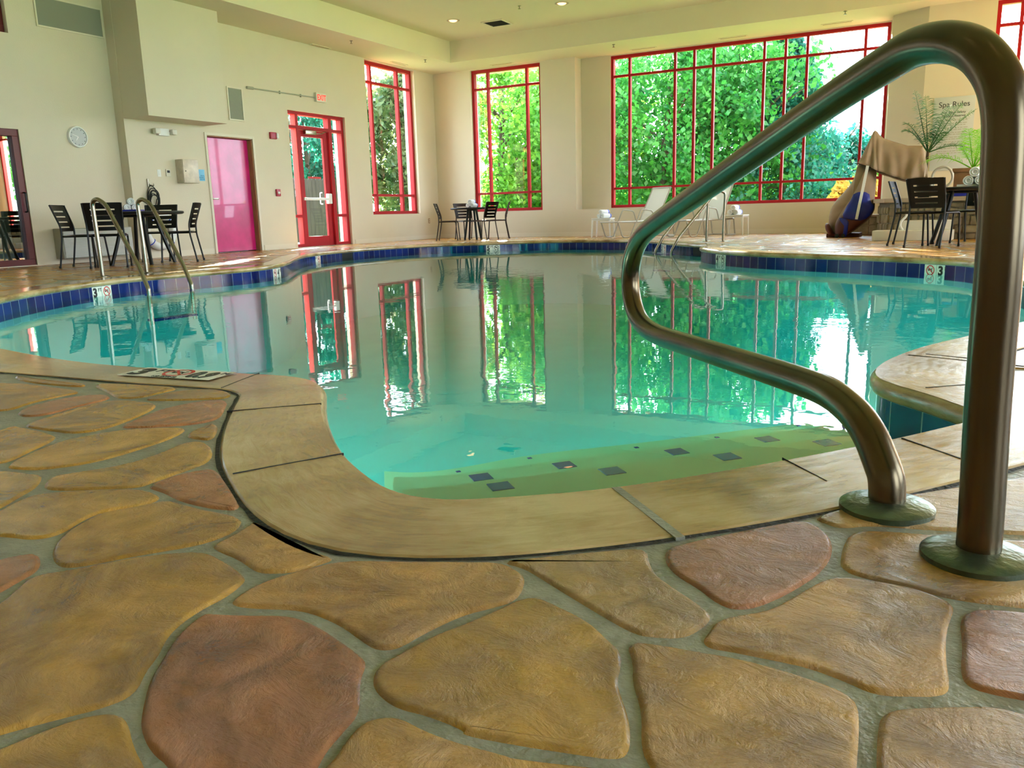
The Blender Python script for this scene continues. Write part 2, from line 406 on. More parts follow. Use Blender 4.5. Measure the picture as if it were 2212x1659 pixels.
# pink door
bm = bmesh.new()
for a,b,z0,z1 in ((PINK[0]-.05,PINK[0],0,2.17),(PINK[1],PINK[1]+.05,0,2.17),(PINK[0],PINK[1],2.12,2.17)): box(bm, (XL-.005,a,z0), (XL+.02,b,z1), bevel=.004)
dr = struct(obj('door_2', bm, 'trimw', smooth=False))
bm = bmesh.new()
box(bm, (XL-TH,PINK[1]-.02,0), (XL-.004,PINK[1],2.12)); box(bm, (XL-TH,PINK[0],0), (XL-.004,PINK[0]+.012,2.12)); box(bm, (XL-TH,PINK[0],2.105), (XL-.004,PINK[1],2.12))
o = obj('jamb', bm, 'wood', dr, smooth=False); o['label'] = 'bare brown wooden door jamb'
bm = bmesh.new(); box(bm, (XL-.16,PINK[0]+.014,.02), (XL-.115,PINK[1]-.022,2.10), bevel=.003)
lf = obj('door_leaf', bm, 'magenta', dr, smooth=False); lf['label'] = 'glossy magenta painted door leaf'
bm = bmesh.new(); lathe(bm, [(.0,-.115),(.035,-.115),(.035,-.10),(.012,-.098),(.012,-.07),(0,-.07)], (XL,11.02,1.0), 20, axis='X'); box(bm, (XL-.085,11.0,.985), (XL-.065,11.16,1.015), bevel=.006)
obj('lever_handle', bm, 'steel', dr)
bm = bmesh.new(); box(bm, (XL-TH-.1,PINK[0]-.1,0), (XL-TH,PINK[1]+.1,2.3)); struct(obj('wall_left_closet', bm, 'dark', smooth=False))

# ------------------------------------------------------------------ wall & ceiling fixtures
def grille(name, label, x, y0, y1, z0, z1, n, m='louver', fm='trimw', cat='vent'):
    t = thing(name, label, cat, (x,(y0+y1)/2,z0)); cy = (y0+y1)/2
    bm = bmesh.new(); f = .025; a, b, h = y0-cy, y1-cy, z1-z0
    for q in ((a,a+f,0,h),(b-f,b,0,h),(a+f,b-f,0,f),(a+f,b-f,h-f,h)): box(bm, (0,q[0],q[2]), (.02,q[1],q[3]), bevel=.003)
    obj('frame', bm, fm, t, smooth=False)
    bm = bmesh.new()
    for k in range(n):
        z = f+(h-2*f)*(k+.5)/n; dz = (h-2*f)/n*.42
        quad(bm, [(.002,a+f,z-dz),(.002,b-f,z-dz),(.014,b-f,z+dz),(.014,a+f,z+dz)])
    obj('louvers', bm, m, t, smooth=False)
    bm = bmesh.new(); quad(bm, [(.001,a+f,f),(.001,b-f,f),(.001,b-f,h-f),(.001,a+f,h-f)]); obj('duct_opening', bm, 'dark', t, smooth=False)
    return t
grille('air_vent', 'large grey louvered air vent high on the left wall above the clock', XC, 8.12, 9.24, 3.50, 3.95, 26)
grille('air_vent', 'small square louvered vent beside the boxed duct above the pink door', XL, 11.52, 11.90, 2.43, 3.03, 24)
# clock
c = UX(166,296,XC)
t = thing('wall_clock', 'round white wall clock with grey face beside the sliding door', 'clock', (XC,c.y,c.z))
bm = bmesh.new(); lathe(bm, [(.0,0),(.165,0),(.165,.03),(.155,.045),(.143,.045),(.138,.03),(.0,.03)], (0,0,0), 40, axis='X'); obj('rim', bm, 'white', t)
bm = bmesh.new(); lathe(bm, [(0,.031),(.138,.031)], (0,0,0), 40, axis='X'); f = obj('face', bm, 'clockface', t)
bm = bmesh.new()
for a,l,wd in ((radians(160),.10,.006),(radians(-125),.07,.009)):
    d = Vector((0,cos(a),sin(a))); e = Vector((0,-sin(a),cos(a)))
    quad(bm, [Vector((.036,0,0))+q for q in (-e*wd,d*l-e*wd*.5,d*l+e*wd*.5,e*wd)])
obj('hands', bm, 'white', t, smooth=False)
for k in range(12):
    bm = bmesh.new(); a = k*pi/6; d = Vector((0,cos(a),sin(a))); e = Vector((0,-sin(a),cos(a)))*.005
    quad(bm, [Vector((.033,0,0))+q for q in (d*.11-e,d*.128-e,d*.128+e,d*.11+e)])
    obj('hour_mark', bm, 'txtblack', t, smooth=False)
# emergency light
t = thing('emergency_light', 'white twin-head emergency light under the boxed duct', 'light', (XL-.003,9.98,2.09))
bm = bmesh.new(); box(bm, (0,-.11,-.05), (.07,.11,.07), bevel=.012); obj('housing', bm, 'white', t)
for s in (-1,1):
    bm = bmesh.new(); box(bm, (.05,s*.17-.05,-.03), (.14,s*.17+.05,.06), bevel=.02); tube(bm, [(.04,s*.1,.01),(.08,s*.14,.01)], .012); obj('lamp_head', bm, 'offw', t)
# electrical cabinet
t = thing('metal_cabinet', 'worn metal wall cabinet left of the pink door', 'cabinet', (XL-.003,10.37,1.26))
bm = bmesh.new(); box(bm, (0,-.17,0), (.17,.17,.40), bevel=.006); obj('body', bm, 'metalbox', t)
bm = bmesh.new(); box(bm, (.171,-.165,.005), (.183,.165,.395), bevel=.004); d = obj('cabinet_door', bm, 'metalbox', t)
bm = bmesh.new(); lathe(bm, [(.0,.183),(.009,.183),(.009,.19),(0,.19)], (0,-.12,.2), 12, axis='X'); obj('keyhole', bm, 'black', d)
# switch plates
t = thing('light_switch', 'small white blank switch plate left of the thermostat', 'switch', (XL-.003,9.84,1.42)); bm = bmesh.new(); box(bm, (0,-.035,-.06), (.008,.035,.06), bevel=.003); obj('plate', bm, 'white', t)
bm = bmesh.new(); box(bm, (.008,-.012,-.03), (.012,.012,.03), bevel=.002); obj('rocker', bm, 'white', t)
t = thing('thermostat', 'white thermostat with dark screen beside the metal cabinet', 'thermostat', (XL-.003,10.02,1.43)); bm = bmesh.new(); box(bm, (0,-.045,-.06), (.022,.045,.06), bevel=.006); obj('body', bm, 'offw', t)
bm = bmesh.new(); box(bm, (.0225,-.028,.0), (.024,.028,.04)); obj('screen', bm, 'black', t)
# light blue sign
t = thing('door_sign', 'small light blue sign between metal cabinet and pink door', 'sign', (XL-.003,10.72,1.41)); bm = bmesh.new(); box(bm, (0,-.095,-.10), (.008,.095,.10), bevel=.002); obj('panel', bm, 'signb', t)
for k,(s_,z_) in enumerate((('POOL',-.02),('EQUIPMENT',-.05),('ROOM',-.08))): text('lettering', s_, .032, 'signtxt', (.0085,.085,z_), (0,1,0), (0,0,1), t, 'RIGHT')
# fire alarm horn, pull station
t = thing('fire_alarm_strobe', 'dark red fire alarm strobe between pink door and glass door', 'fire alarm', (XL-.003,12.62,2.22)); bm = bmesh.new(); box(bm, (0,-.10,-.065), (.05,.07,.065), bevel=.01); obj('body', bm, 'alarm', t)
bm = bmesh.new(); box(bm, (.02,.05,-.05), (.075,.10,.05), bevel=.012); obj('strobe_lens', bm, 'white', t)
t = thing('fire_alarm_pull', 'small red fire alarm pull station left of the glass door', 'fire alarm', (XL-.003,12.62,1.12)); bm = bmesh.new(); box(bm, (0,-.055,-.07), (.04,.055,.07), bevel=.008); obj('body', bm, 'alarm', t)
bm = bmesh.new(); box(bm, (.04,-.03,-.02), (.052,.03,.02), bevel=.004); tube(bm, [(.045,0,-.02),(.045,0,-.05)], .006); obj('pull_lever', bm, 'white', t)
# exit sign + conduit
t = thing('exit_sign', 'white EXIT sign with red letters above the glass door', 'sign', (XL-.003,14.08,3.0)); bm = bmesh.new(); box(bm, (0,-.16,0), (.07,.16,.18), bevel=.006); obj('housing', bm, 'offw', t)
text('lettering', 'EXIT', .16, 'exit', (.0715,0,.032), (0,1,0), (0,0,1), t, 'CENTER', bold=.004, sx=.85)
bm = bmesh.new(); tube(bm, [(XL+.02,12.12,3.06),(XL+.02,13.92,3.08)], .013, 8); tube(bm, [(XL+.02,12.02,3.06),(XL+.02,12.18,3.062)], .026, 10)
for yy in (12.9,13.5): box(bm, (XL,yy-.01,3.04), (XL+.03,yy+.01,3.10))
tag(obj('conduit', bm, 'louver'), 'thin grey horizontal conduit running to the exit sign', 'conduit')
# outlet
t = thing('wall_outlet', 'small beige wall outlet beside the corner table', 'outlet', (XL-.003,18.02,.46)); bm = bmesh.new(); box(bm, (0,-.035,-.06), (.007,.035,.06), bevel=.003); obj('plate', bm, 'wood', t)
bm = bmesh.new(); box(bm, (.007,-.015,.01), (.010,.015,.04)); box(bm, (.007,-.015,-.04), (.010,.015,-.01)); obj('sockets', bm, 'offw', t)
# wall unit (ptac) under clock
t = thing('wall_heater_unit', 'white louvered heating unit low on the wall behind the left table', 'heater', (XC,8.55,.08))
bm = bmesh.new(); box(bm, (0,-.62,0), (.20,.62,.46), bevel=.01); obj('casing', bm, 'louver', t)
bm = bmesh.new()
for k in range(20): box(bm, (.20,-.60,.02+k*.0215), (.222,.60,.032+k*.0215))
obj('louvers', bm, 'white', t, smooth=False)
# life ring
c = Vector((XL,9.66,.46))
t = thing('life_ring', 'white life ring leaning on the wall behind the left table', 'life ring', c)
bm = bmesh.new(); tube(bm, [(.08+.0*cos(a),.27*cos(a),.0+.27*sin(a)) for a in [2*pi*k/40 for k in range(40)]], .065, 14, closed=True); obj('ring', bm, 'white', t)
for a in (pi/4,3*pi/4,5*pi/4,7*pi/4):
    bm = bmesh.new()
    p = Vector((.08,.27*cos(a),.27*sin(a))); r_ = Vector((0,cos(a),sin(a))); n_ = Vector((1,0,0)); 
    tube(bm, [p+(r_*cos(b)+n_*sin(b))*.068 for b in [2*pi*k/16 for k in range(16)]], .008, 6, closed=True)
    obj('rope_band', bm, 'blue', t)
bm = bmesh.new(); box(bm, (0,-.02,.2), (.03,.02,.34)); obj('hook', bm, 'steel', t)
# coiled hose on hook
t = thing('coiled_hose', 'black coiled hose hanging on a wall hook above the left table', 'hose', (XL-.003,9.62,1.06))
bm = bmesh.new(); rnd = random.Random(3)
pts = []
for k in range(7*24):
    a = 2*pi*k/24; q = k//24; ph = q*.9
    ry = .095+.02*sin(q*2.1); rz = .155+.02*cos(q*1.7)
    pts.append((.04+.012*q+.01*sin(a*3), ry*cos(a)+.02*sin(ph), -.03-.02*q+rz*sin(a)))
tube(bm, pts, .008, 8); obj('hose', bm, 'rubber', t)
bm = bmesh.new(); tube(bm, fillet([(0,0,.22),(.0,0,.16),(.11,0,.14),(.11,0,.18)], .02), .008); tube(bm, [(.02,-.04,.26),(.02,-.04,.12)], .012); obj('hook', bm, 'steel', t)

# ceiling lights etc
def downlight(x, y, label):
    t = thing('recessed_ceiling_light', label, 'ceiling light', (x,y,ZC), group=None)
    bm = bmesh.new(); lathe(bm, [(.085,0),(.14,0),(.14,-.004),(.128,-.008),(.095,-.007),(.085,-.002)], seg=32); obj('trim_ring', bm, 'cap', t)
    bm = bmesh.new(); lathe(bm, [(0,-.034),(.04,-.030),(.07,-.020),(.09,-.004)], seg=24); obj('bulb', bm, 'lamp', t)
    return t
LP = [(-9.66,15.67),(-7.15,15.69)]
downlight(-9.66,15.67,'round warm recessed ceiling light left of the black ceiling vent'); downlight(-7.15,15.69,'round warm recessed ceiling light at the top edge right of the black vent')
t = thing('ceiling_vent', 'square black ceiling vent with white frame in the tray ceiling', 'vent', (-9.0,16.39,ZC))
bm = bmesh.new(); 
for q in ((-.26,-.22,-.26,.26),(.22,.26,-.26,.26),(-.22,.22,-.26,-.22),(-.22,.22,.22,.26)): box(bm, (q[0],q[2],-.02), (q[1],q[3],0))
obj('frame', bm, 'trimw', t, smooth=False)
bm = bmesh.new(); quad(bm, [(-.22,-.22,-.004),(.22,-.22,-.004),(.22,.22,-.004),(-.22,.22,-.004)]); 
for k in range(9): quad(bm, [(-.22,-.2+.05*k,-.006),(.22,-.2+.05*k,-.006),(.22,-.18+.05*k,-.018),(-.22,-.18+.05*k,-.018)])
obj('grille', bm, 'dark', t, smooth=False)
spr = None
for x,y,z,l in ((-7.94,15.40,ZC,'sprinkler head hanging from the tray ceiling between the ceiling lights'),(-11.15,14.10,ZS,'tiny sprinkler head in the left soffit, the nearer of the pair'),(-11.10,16.71,ZS,'tiny sprinkler head in the soffit left of the tray corner'),(-6.85,17.71,ZS,'tiny sprinkler head in the soffit near the left end of the widest window'),(-2.12,17.43,ZS,'tiny sprinkler head in the soffit above the right end of the widest window')):
    if spr is None:
        t = spr = thing('fire_sprinkler', l, 'sprinkler', (x,y,z), group='ceiling sprinklers')
        bm = bmesh.new(); lathe(bm, [(.035,.005),(.035,-.006),(.012,-.01),(.010,-.05)], seg=12); obj('stem', bm, 'steel', t)
        bm = bmesh.new(); lathe(bm, [(0,-.05),(.028,-.052),(.028,-.056),(0,-.058)], seg=12); obj('deflector', bm, 'steel', t)
    else: dup(spr, (x,y,z), 0, l)
sv = None
for x,y,ax,l in ((-12.0,14.14,1,'thin slot vent in the soffit above and left of the glass door'),(-11.85,16.72,1,'thin slot vent in the soffit above the tall left window'),(-9.93,18.25,0,'thin slot vent in the soffit above the middle window'),(-6.45,18.5,0,'thin slot vent in the soffit at the left end of the widest window'),(-4.46,18.5,0,'thin slot vent in the soffit over the middle of the widest window'),(-2.38,18.4,0,'thin slot vent in the soffit over the right end of the widest window')):
    if sv is None:
        sv = t = thing('slot_vent', l, 'vent', (x,y,ZS), pi/2 if ax else 0, group='soffit slot vents')
        bm = bmesh.new(); box(bm, (-.3,-.05,-.012), (.3,.05,0), bevel=.003); obj('frame', bm, 'ceil', t)
        bm = bmesh.new(); box(bm, (-.27,-.012,-.014), (.27,-.002,-.011)); box(bm, (-.27,.008,-.014), (.27,.018,-.011)); obj('slots', bm, 'wood', t)
    else: dup(sv, (x,y,ZS), pi/2 if ax else 0, l)
SKY, SUN, DOWN, POOLW = 12.5, 120.0, 3.5, 24.0
# ------------------------------------------------------------------ pool outline
POOL = [(-4.04,2.26),(-3.32,2.14),(-2.87,2.14),(-2.41,2.19),(-2.10,2.235),(-1.90,2.15),(-1.74,1.96),(-1.57,1.77),(-1.32,1.53),(-1.12,1.39),(-.99,1.32),(-.88,1.32),(-.77,1.39),(-.61,1.51),(-.38,1.77),(-.13,2.10),
 (.00,2.30),(.075,2.42),(.08,2.47),(.03,2.55),(-.06,2.68),(-.17,2.80),(-.225,2.92),(-.23,3.10),(-.19,3.32),(-.09,3.64),(.11,4.05),(.32,4.58),(.62,5.0),(.85,5.6),(.75,6.3),(.50,6.75),(.42,7.0),(.38,8.0),(.23,8.9),(-.02,9.32),(-.27,9.54),(-.75,9.93),(-1.22,10.22),(-1.6,10.42),(-2.21,10.78),(-2.71,11.22),(-3.02,11.6),(-3.32,12.1),(-3.46,12.5),(-3.40,12.95),(-3.55,13.3),
 (-3.95,13.65),(-4.53,14.42),(-4.87,14.93),(-5.3,15.45),(-5.92,15.86),(-7.04,16.1),(-8.0,15.86),(-8.7,15.2),(-9.7,14.55),(-10.05,13.65),(-10.15,12.59),(-10.0,11.47),(-9.73,10.76),(-9.25,9.99),(-8.25,8.72),(-7.92,8.1),(-7.84,7.71),(-7.87,7.24),(-7.97,6.73),(-8.03,6.13),(-7.96,5.75),(-7.85,5.36),(-7.54,4.70),(-7.06,4.01),(-6.5,3.35),(-5.6,2.75),(-4.8,2.42)]
loop = chaikin([(p[0],p[1],0) for p in POOL], 2)
def resample(L, step):
    out = []; n = len(L)
    for i in range(n):
        a, b = L[i], L[(i+1)%n]; k = max(1, int(math.ceil((b-a).length/step)))
        for j in range(k): out.append(a.lerp(b, j/k))
    return out
loop = resample(loop, .12)
NL = len(loop)
# counter-clockwise check and outward normals
area = sum(loop[i].x*loop[(i+1)%NL].y-loop[(i+1)%NL].x*loop[i].y for i in range(NL))
if area < 0: loop.reverse()
nrm = []
for i in range(NL):
    t = (loop[(i+1)%NL]-loop[i-1]).normalized(); nrm.append(Vector((t.y,-t.x,0)))
def offs(d, guard=True):
    out = []
    for i in range(NL):
        dd = d
        p = loop[i]+nrm[i]*dd
        if guard and d > .05:
            for _ in range(14):
                md = min((p-q).length_squared for q in loop)
                if md >= (dd*.985)**2: break
                dd *= .9; p = loop[i]+nrm[i]*dd
        out.append(p)
    return out
arc = [0]
for i in range(NL): arc.append(arc[-1]+(loop[(i+1)%NL]-loop[i]).length)
def inside(p, poly):
    c = False; n = len(poly); x, y = p[0], p[1]
    for i in range(n):
        a, b = poly[i], poly[i-1]
        if (a[1] > y) != (b[1] > y) and x < (b[0]-a[0])*(y-a[1])/(b[1]-a[1])+a[0]: c = not c
    return c
CW = .30
outer = offs(CW)
OT = [(-3.9,1.83),(-3.34,1.85),(-2.94,1.88),(-2.56,1.90),(-2.34,1.93),(-2.17,1.94),(-2.06,1.90),(-1.91,1.72),(-1.74,1.53),(-1.56,1.35),(-1.44,1.26),(-1.27,1.14),(-1.14,1.07),(-1.00,1.02),(-.91,1.01),(-.80,1.03),(-.72,1.07),(-.62,1.12),(-.53,1.19),(-.42,1.29),(-.30,1.41),(-.20,1.52),(-.11,1.62),(-.05,1.71),(.05,1.83),(.12,1.92),(.165,1.98)]
wd = [None]*NL
for i in range(NL):
    p, n_ = loop[i], nrm[i]
    if p.y > 2.6 or p.x > -.2 and p.y > 2.0: continue
    for k in range(len(OT)-1):
        a, b = OT[k], OT[k+1]; ex, ey = b[0]-a[0], b[1]-a[1]; den = n_.x*ey-n_.y*ex
        if abs(den) < 1e-9: continue
        s_ = ((a[0]-p.x)*ey-(a[1]-p.y)*ex)/den; t_ = ((a[0]-p.x)*n_.y-(a[1]-p.y)*n_.x)/den
        if 0 <= t_ <= 1 and .2 < s_ < .5: wd[i] = s_ if wd[i] is None else min(wd[i], s_)
ww = [((outer[i]-loop[i]).length if wd[i] is None else wd[i]) for i in range(NL)]
for _ in range(3): ww = [(ww[i-1]+ww[i]*2+ww[(i+1)%NL])/4 for i in range(NL)]
for i in range(NL):
    if any(wd[(i+k)%NL] is not None for k in range(-4,5)): outer[i] = loop[i]+nrm[i]*ww[i]
WATER = -.165
tile_loop = offs(.028)
pool = thing('swimming_pool', 'freeform indoor swimming pool with tan coping and blue waterline tiles', 'pool', (0,0,0))

def uvmat_coping():
    m = bpy.data.materials.new('coping_concrete'); m.use_nodes = True; N = m.node_tree.nodes; L = m.node_tree.links
    b = N['Principled BSDF']; uv = N.new('ShaderNodeUVMap')
    mp = N.new('ShaderNodeMapping'); mp.inputs['Scale'].default_value = (4,13,1); L.new(uv.outputs[0], mp.inputs[0])
    n = N.new('ShaderNodeTexNoise'); n.inputs['Scale'].default_value = 3; n.inputs['Detail'].default_value = 8; n.inputs['Roughness'].default_value = .7; n.inputs['Distortion'].default_value = .6; L.new(mp.outputs[0], n.inputs['Vector'])
    tc = N.new('ShaderNodeTexCoord'); n2 = N.new('ShaderNodeTexNoise'); n2.inputs['Scale'].default_value = 2.6; n2.inputs['Detail'].default_value = 7; L.new(tc.outputs['Object'], n2.inputs['Vector'])
    ad = N.new('ShaderNodeMixRGB'); ad.inputs[0].default_value = .74; L.new(n.outputs['Fac'], ad.inputs[1]); L.new(n2.outputs['Fac'], ad.inputs[2])
    r = N.new('ShaderNodeValToRGB'); e = r.color_ramp.elements; e[0].position = .38; e[0].color = (.24,.115,.028,1); e[1].position = .60; e[1].color = (.60,.41,.20,1)
    e = r.color_ramp.elements.new(.48); e.color = (.42,.25,.095,1)
    L.new(ad.outputs[0], r.inputs[0]); L.new(r.outputs[0], b.inputs['Base Color']); b.inputs['Roughness'].default_value = .23; b.inputs['Specular IOR Level'].default_value = .8; b.inputs['Coat Weight'].default_value = .6; b.inputs['Coat Roughness'].default_value = .12
    bp = N.new('ShaderNodeBump'); bp.inputs['Strength'].default_value = .6; bp.inputs['Distance'].default_value = .004; L.new(n.outputs['Fac'], bp.inputs['Height']); L.new(bp.outputs[0], b.inputs['Normal'])
    return m
M['coping'] = uvmat_coping()
def sweep(name, prof, m, parent, closed_prof=False):
    """prof: list of (offset outward, z) ; swept round the pool loop with UVs (arc length, profile length)"""
    bm = bmesh.new(); uvl = bm.loops.layers.uv.new('UVMap')
    rings = []
    cache = {}
    for (d,z) in prof:
        if d >= .1:
            if 'o' not in cache: cache['o'] = outer
            base = [loop[i].lerp(outer[i], d/CW) for i in range(NL)]
        else: base = offs(d, False)
        rings.append([bm.verts.new((p.x,p.y,z)) for p in base])
    pl = [0]
    for k in range(1,len(prof)): pl.append(pl[-1]+hypot(prof[k][0]-prof[k-1][0], prof[k][1]-prof[k-1][1]))
    for k in range(len(prof)-1):
        for i in range(NL):
            j = (i+1)%NL
            try: f = bm.faces.new((rings[k][i],rings[k][j],rings[k+1][j],rings[k+1][i]))
            except ValueError: continue
            for lp,(u,v) in zip(f.loops, ((arc[i],pl[k]),(arc[i+1],pl[k]),(arc[i+1],pl[k+1]),(arc[i],pl[k+1]))): lp[uvl].uv = (u,v)
    bmesh.ops.recalc_face_normals(bm, faces=bm.faces)
    return obj(name, bm, m, parent)
R_ = .031
prof = [(CW,-.05),(CW,-.006),(CW-.008,0),(CW*.5,.001),(.02,0)] + [(.004-R_*.0-.0+ .0 - 0 + (.03-.03*1)*0 + (-R_*sin(a)*.9)+.026, -R_+R_*cos(a)) for a in [k*pi/10 for k in range(1,10)]] + [(.03,-.062),(.06,-.062)]
cop = sweep('coping', prof, 'coping', pool)

def tilemat():
    m = bpy.data.materials.new('waterline_tile'); m.use_nodes = True; N = m.node_tree.nodes; L = m.node_tree.links
    b = N['Principled BSDF']; uv = N.new('ShaderNodeUVMap'); sp = N.new('ShaderNodeSeparateXYZ'); L.new(uv.outputs[0], sp.inputs[0])
    def mth(op, a, bb=None):
        q = N.new('ShaderNodeMath'); q.operation = op
        if isinstance(a,(int,float)): q.inputs[0].default_value = a
        else: L.new(a, q.inputs[0])
        if bb is not None:
            if isinstance(bb,(int,float)): q.inputs[1].default_value = bb
            else: L.new(bb, q.inputs[1])
        return q.outputs[0]
    u = mth('DIVIDE', sp.outputs[0], .152); v = mth('DIVIDE', sp.outputs[1], .152)
    fu = mth('FRACT', u); fv = mth('FRACT', v)
    gu = mth('LESS_THAN', mth('ABSOLUTE', mth('SUBTRACT', fu, .5)), .482); gv = mth('LESS_THAN', mth('ABSOLUTE', mth('SUBTRACT', fv, .5)), .482)
    g = mth('MULTIPLY', gu, gv)
    wn = N.new('ShaderNodeTexWhiteNoise'); wn.noise_dimensions = '1D'; L.new(mth('ADD', mth('FLOOR', u), mth('MULTIPLY', mth('FLOOR', v), 77.3)), wn.inputs['W'])
    r = N.new('ShaderNodeValToRGB'); r.color_ramp.elements[0].color = (.002,.005,.075,1); r.color_ramp.elements[1].color = (.004,.022,.19,1); L.new(wn.outputs[0], r.inputs[0])
    mx = N.new('ShaderNodeMixRGB'); mx.inputs[1].default_value = (.30,.36,.42,1); L.new(g, mx.inputs[0]); L.new(r.outputs[0], mx.inputs[2])
    L.new(mx.outputs[0], b.inputs['Base Color']); b.inputs['Roughness'].default_value = .12
    bp = N.new('ShaderNodeBump'); bp.inputs['Strength'].default_value = .4; bp.inputs['Distance'].default_value = .003; L.new(g, bp.inputs['Height']); L.new(bp.outputs[0], b.inputs['Normal'])
    return m
M['tile'] = tilemat()
band = sweep('tile_band', [(.028,-.061),(.028,-.215)], 'tile', pool); band['label'] = 'glossy dark blue square waterline tiles'
M['plaster'] = mat('pool_plaster', (.78,.86,.86), .6, noise_amt=.06, noise_scale=2)
POOLZ = -1.35
bm = bmesh.new()
prof_ = [(.03,-.21),(.03,POOLZ-.02)]
rings = []
for d,z in prof_:
    rings.append([bm.verts.new((p.x,p.y,z)) for p in [loop[i]+nrm[i]*d for i in range(NL)]])
for k in range(1):
    for i in range(NL): bm.faces.new((rings[k][i],rings[k+1][i],rings[k+1][(i+1)%NL],rings[k][(i+1)%NL]))
quad(bm, [(XC,1.1,POOLZ),(2.2,1.1,POOLZ),(2.2,17.2,POOLZ),(XC,17.2,POOLZ)])
bs = obj('basin', bm, 'plaster', pool)
# entry steps : shelves following the near edge below the rail
M['stepplaster'] = mat('cream_step_plaster', (.93,.84,.52), .6, noise_amt=.03, noise_scale=2)
def shelf(pix, ztop, name):
    """front line unprojected onto the tread plane; shelf reaches back under the coping"""
    fl = [UZ(x,y,ztop) for x,y in pix]
    back = [(-1.5,1.2),(-.8,.9),(.2,1.6),(.6,2.6)]
    poly = chaikin([(p.x,p.y,0) for p in fl], 2, False)
    P = [(p.x,p.y) for p in poly]+[(.8,4.6),(.5,2.5),(.15,2.25),(-.35,1.65),(-.85,1.22),(-1.1,1.28)]
    # keep only what lies inside the basin wall
    Q = []
    for x,y in P:
        if inside((x,y), [(q.x,q.y) for q in tile_loop]): Q.append((x,y))
        else:
            q = min(tile_loop, key=lambda q: (q.x-x)**2+(q.y-y)**2); Q.append((q.x,q.y))
    bm = bmesh.new(); prism(bm, Q, POOLZ-.01, ztop)
    bmesh.ops.remove_doubles(bm, verts=bm.verts, dist=1e-4)
    return obj(name, bm, 'stepplaster', pool, smooth=False)
shelf([(870,1058),(960,1050),(1081,1036),(1322,1005),(1571,975),(1786,946),(1900,930)], -.42, 'entry_step')
shelf([(850,1030),(930,1030),(1039,1018),(1219,992),(1462,962),(1657,936),(1880,908)], -.60, 'entry_step')
shelf([(830,1018),(900,1022),(990,1012),(1144,982),(1375,958),(1549,936),(1760,910)], -.78, 'entry_step')
M['navystep'] = mat('navy_step_tile', (.03,.02,.32), .2)
def steptiles(pix, z, s):
    for (x,y) in pix:
        p = UZ(x,y,z); q = UZ(x+60,y-8,z); a = atan2(q.y-p.y, q.x-p.x)
        bm = bmesh.new(); box(bm, (-s,-s,-.004), (s,s,.003), bevel=.001); o = obj('step_marker_tile', bm, 'navystep', pool, smooth=False); o.location = p; o.rotation_euler = (0,0,a+radians(38)*0)
steptiles([(1081,1051),(1322,1018),(1571,987),(1786,957)], -.42, .042)
steptiles([(1039,1031),(1219,1005),(1462,976),(1657,949),(1831,923)], -.60, .046)
steptiles([(990,1019),(1144,990),(1375,967),(1549,945),(1725,920)], -.78, .012)

# ------------------------------------------------------------------ water
def watermat():
    m = bpy.data.materials.new('pool_water'); m.use_nodes = True; N = m.node_tree.nodes; L = m.node_tree.links
    N.remove(N['Principled BSDF']); out = N['Material Output']
    tc = N.new('ShaderNodeTexCoord'); mp = N.new('ShaderNodeMapping'); mp.inputs['Scale'].default_value = (1,1,1); L.new(tc.outputs['Object'], mp.inputs[0])
    n = N.new('ShaderNodeTexNoise'); n.inputs['Scale'].default_value = 5; n.inputs['Detail'].default_value = 3; L.new(mp.outputs[0], n.inputs['Vector'])
    n2 = N.new('ShaderNodeTexNoise'); n2.inputs['Scale'].default_value = .35; n2.inputs['Detail'].default_value = 1; L.new(mp.outputs[0], n2.inputs['Vector'])
    r = N.new('ShaderNodeValToRGB'); r.color_ramp.elements[0].position = .5; r.color_ramp.elements[1].position = .62; L.new(n2.outputs['Fac'], r.inputs[0])
    ml = N.new('ShaderNodeMath'); ml.operation = 'MULTIPLY_ADD'; L.new(r.outputs[0], ml.inputs[0]); ml.inputs[1].default_value = .05; ml.inputs[2].default_value = .012
    bp = N.new('ShaderNodeBump'); bp.inputs['Distance'].default_value = .05; L.new(ml.outputs[0], bp.inputs['Strength']); L.new(n.outputs['Fac'], bp.inputs['Height'])
    t = N.new('ShaderNodeBsdfTransparent'); t.inputs[0].default_value = (.97,1,1,1)
    g = N.new('ShaderNodeBsdfGlossy'); g.inputs['Roughness'].default_value = 0; L.new(bp.outputs[0], g.inputs['Normal'])
    f = N.new('ShaderNodeFresnel'); f.inputs[0].default_value = 1.5
    mx = N.new('ShaderNodeMixShader'); L.new(f.outputs[0], mx.inputs[0]); L.new(t.outputs[0], mx.inputs[1]); L.new(g.outputs[0], mx.inputs[2]); L.new(mx.outputs[0], out.inputs['Surface'])
    va = N.new('ShaderNodeVolumeAbsorption'); va.inputs["Color"].default_value = (.0,.982,.988,1); va.inputs["Density"].default_value = .42
    L.new(va.outputs[0], out.inputs['Volume'])
    return m
M['water'] = watermat()
bm = bmesh.new(); prism(bm, [(loop[i]+nrm[i]*.06)[:2] for i in range(NL)], POOLZ-.05, WATER)
wt = tag(obj('pool_water', bm, 'water', smooth=False), 'clear turquoise water filling the swimming pool', 'water', kind='stuff')

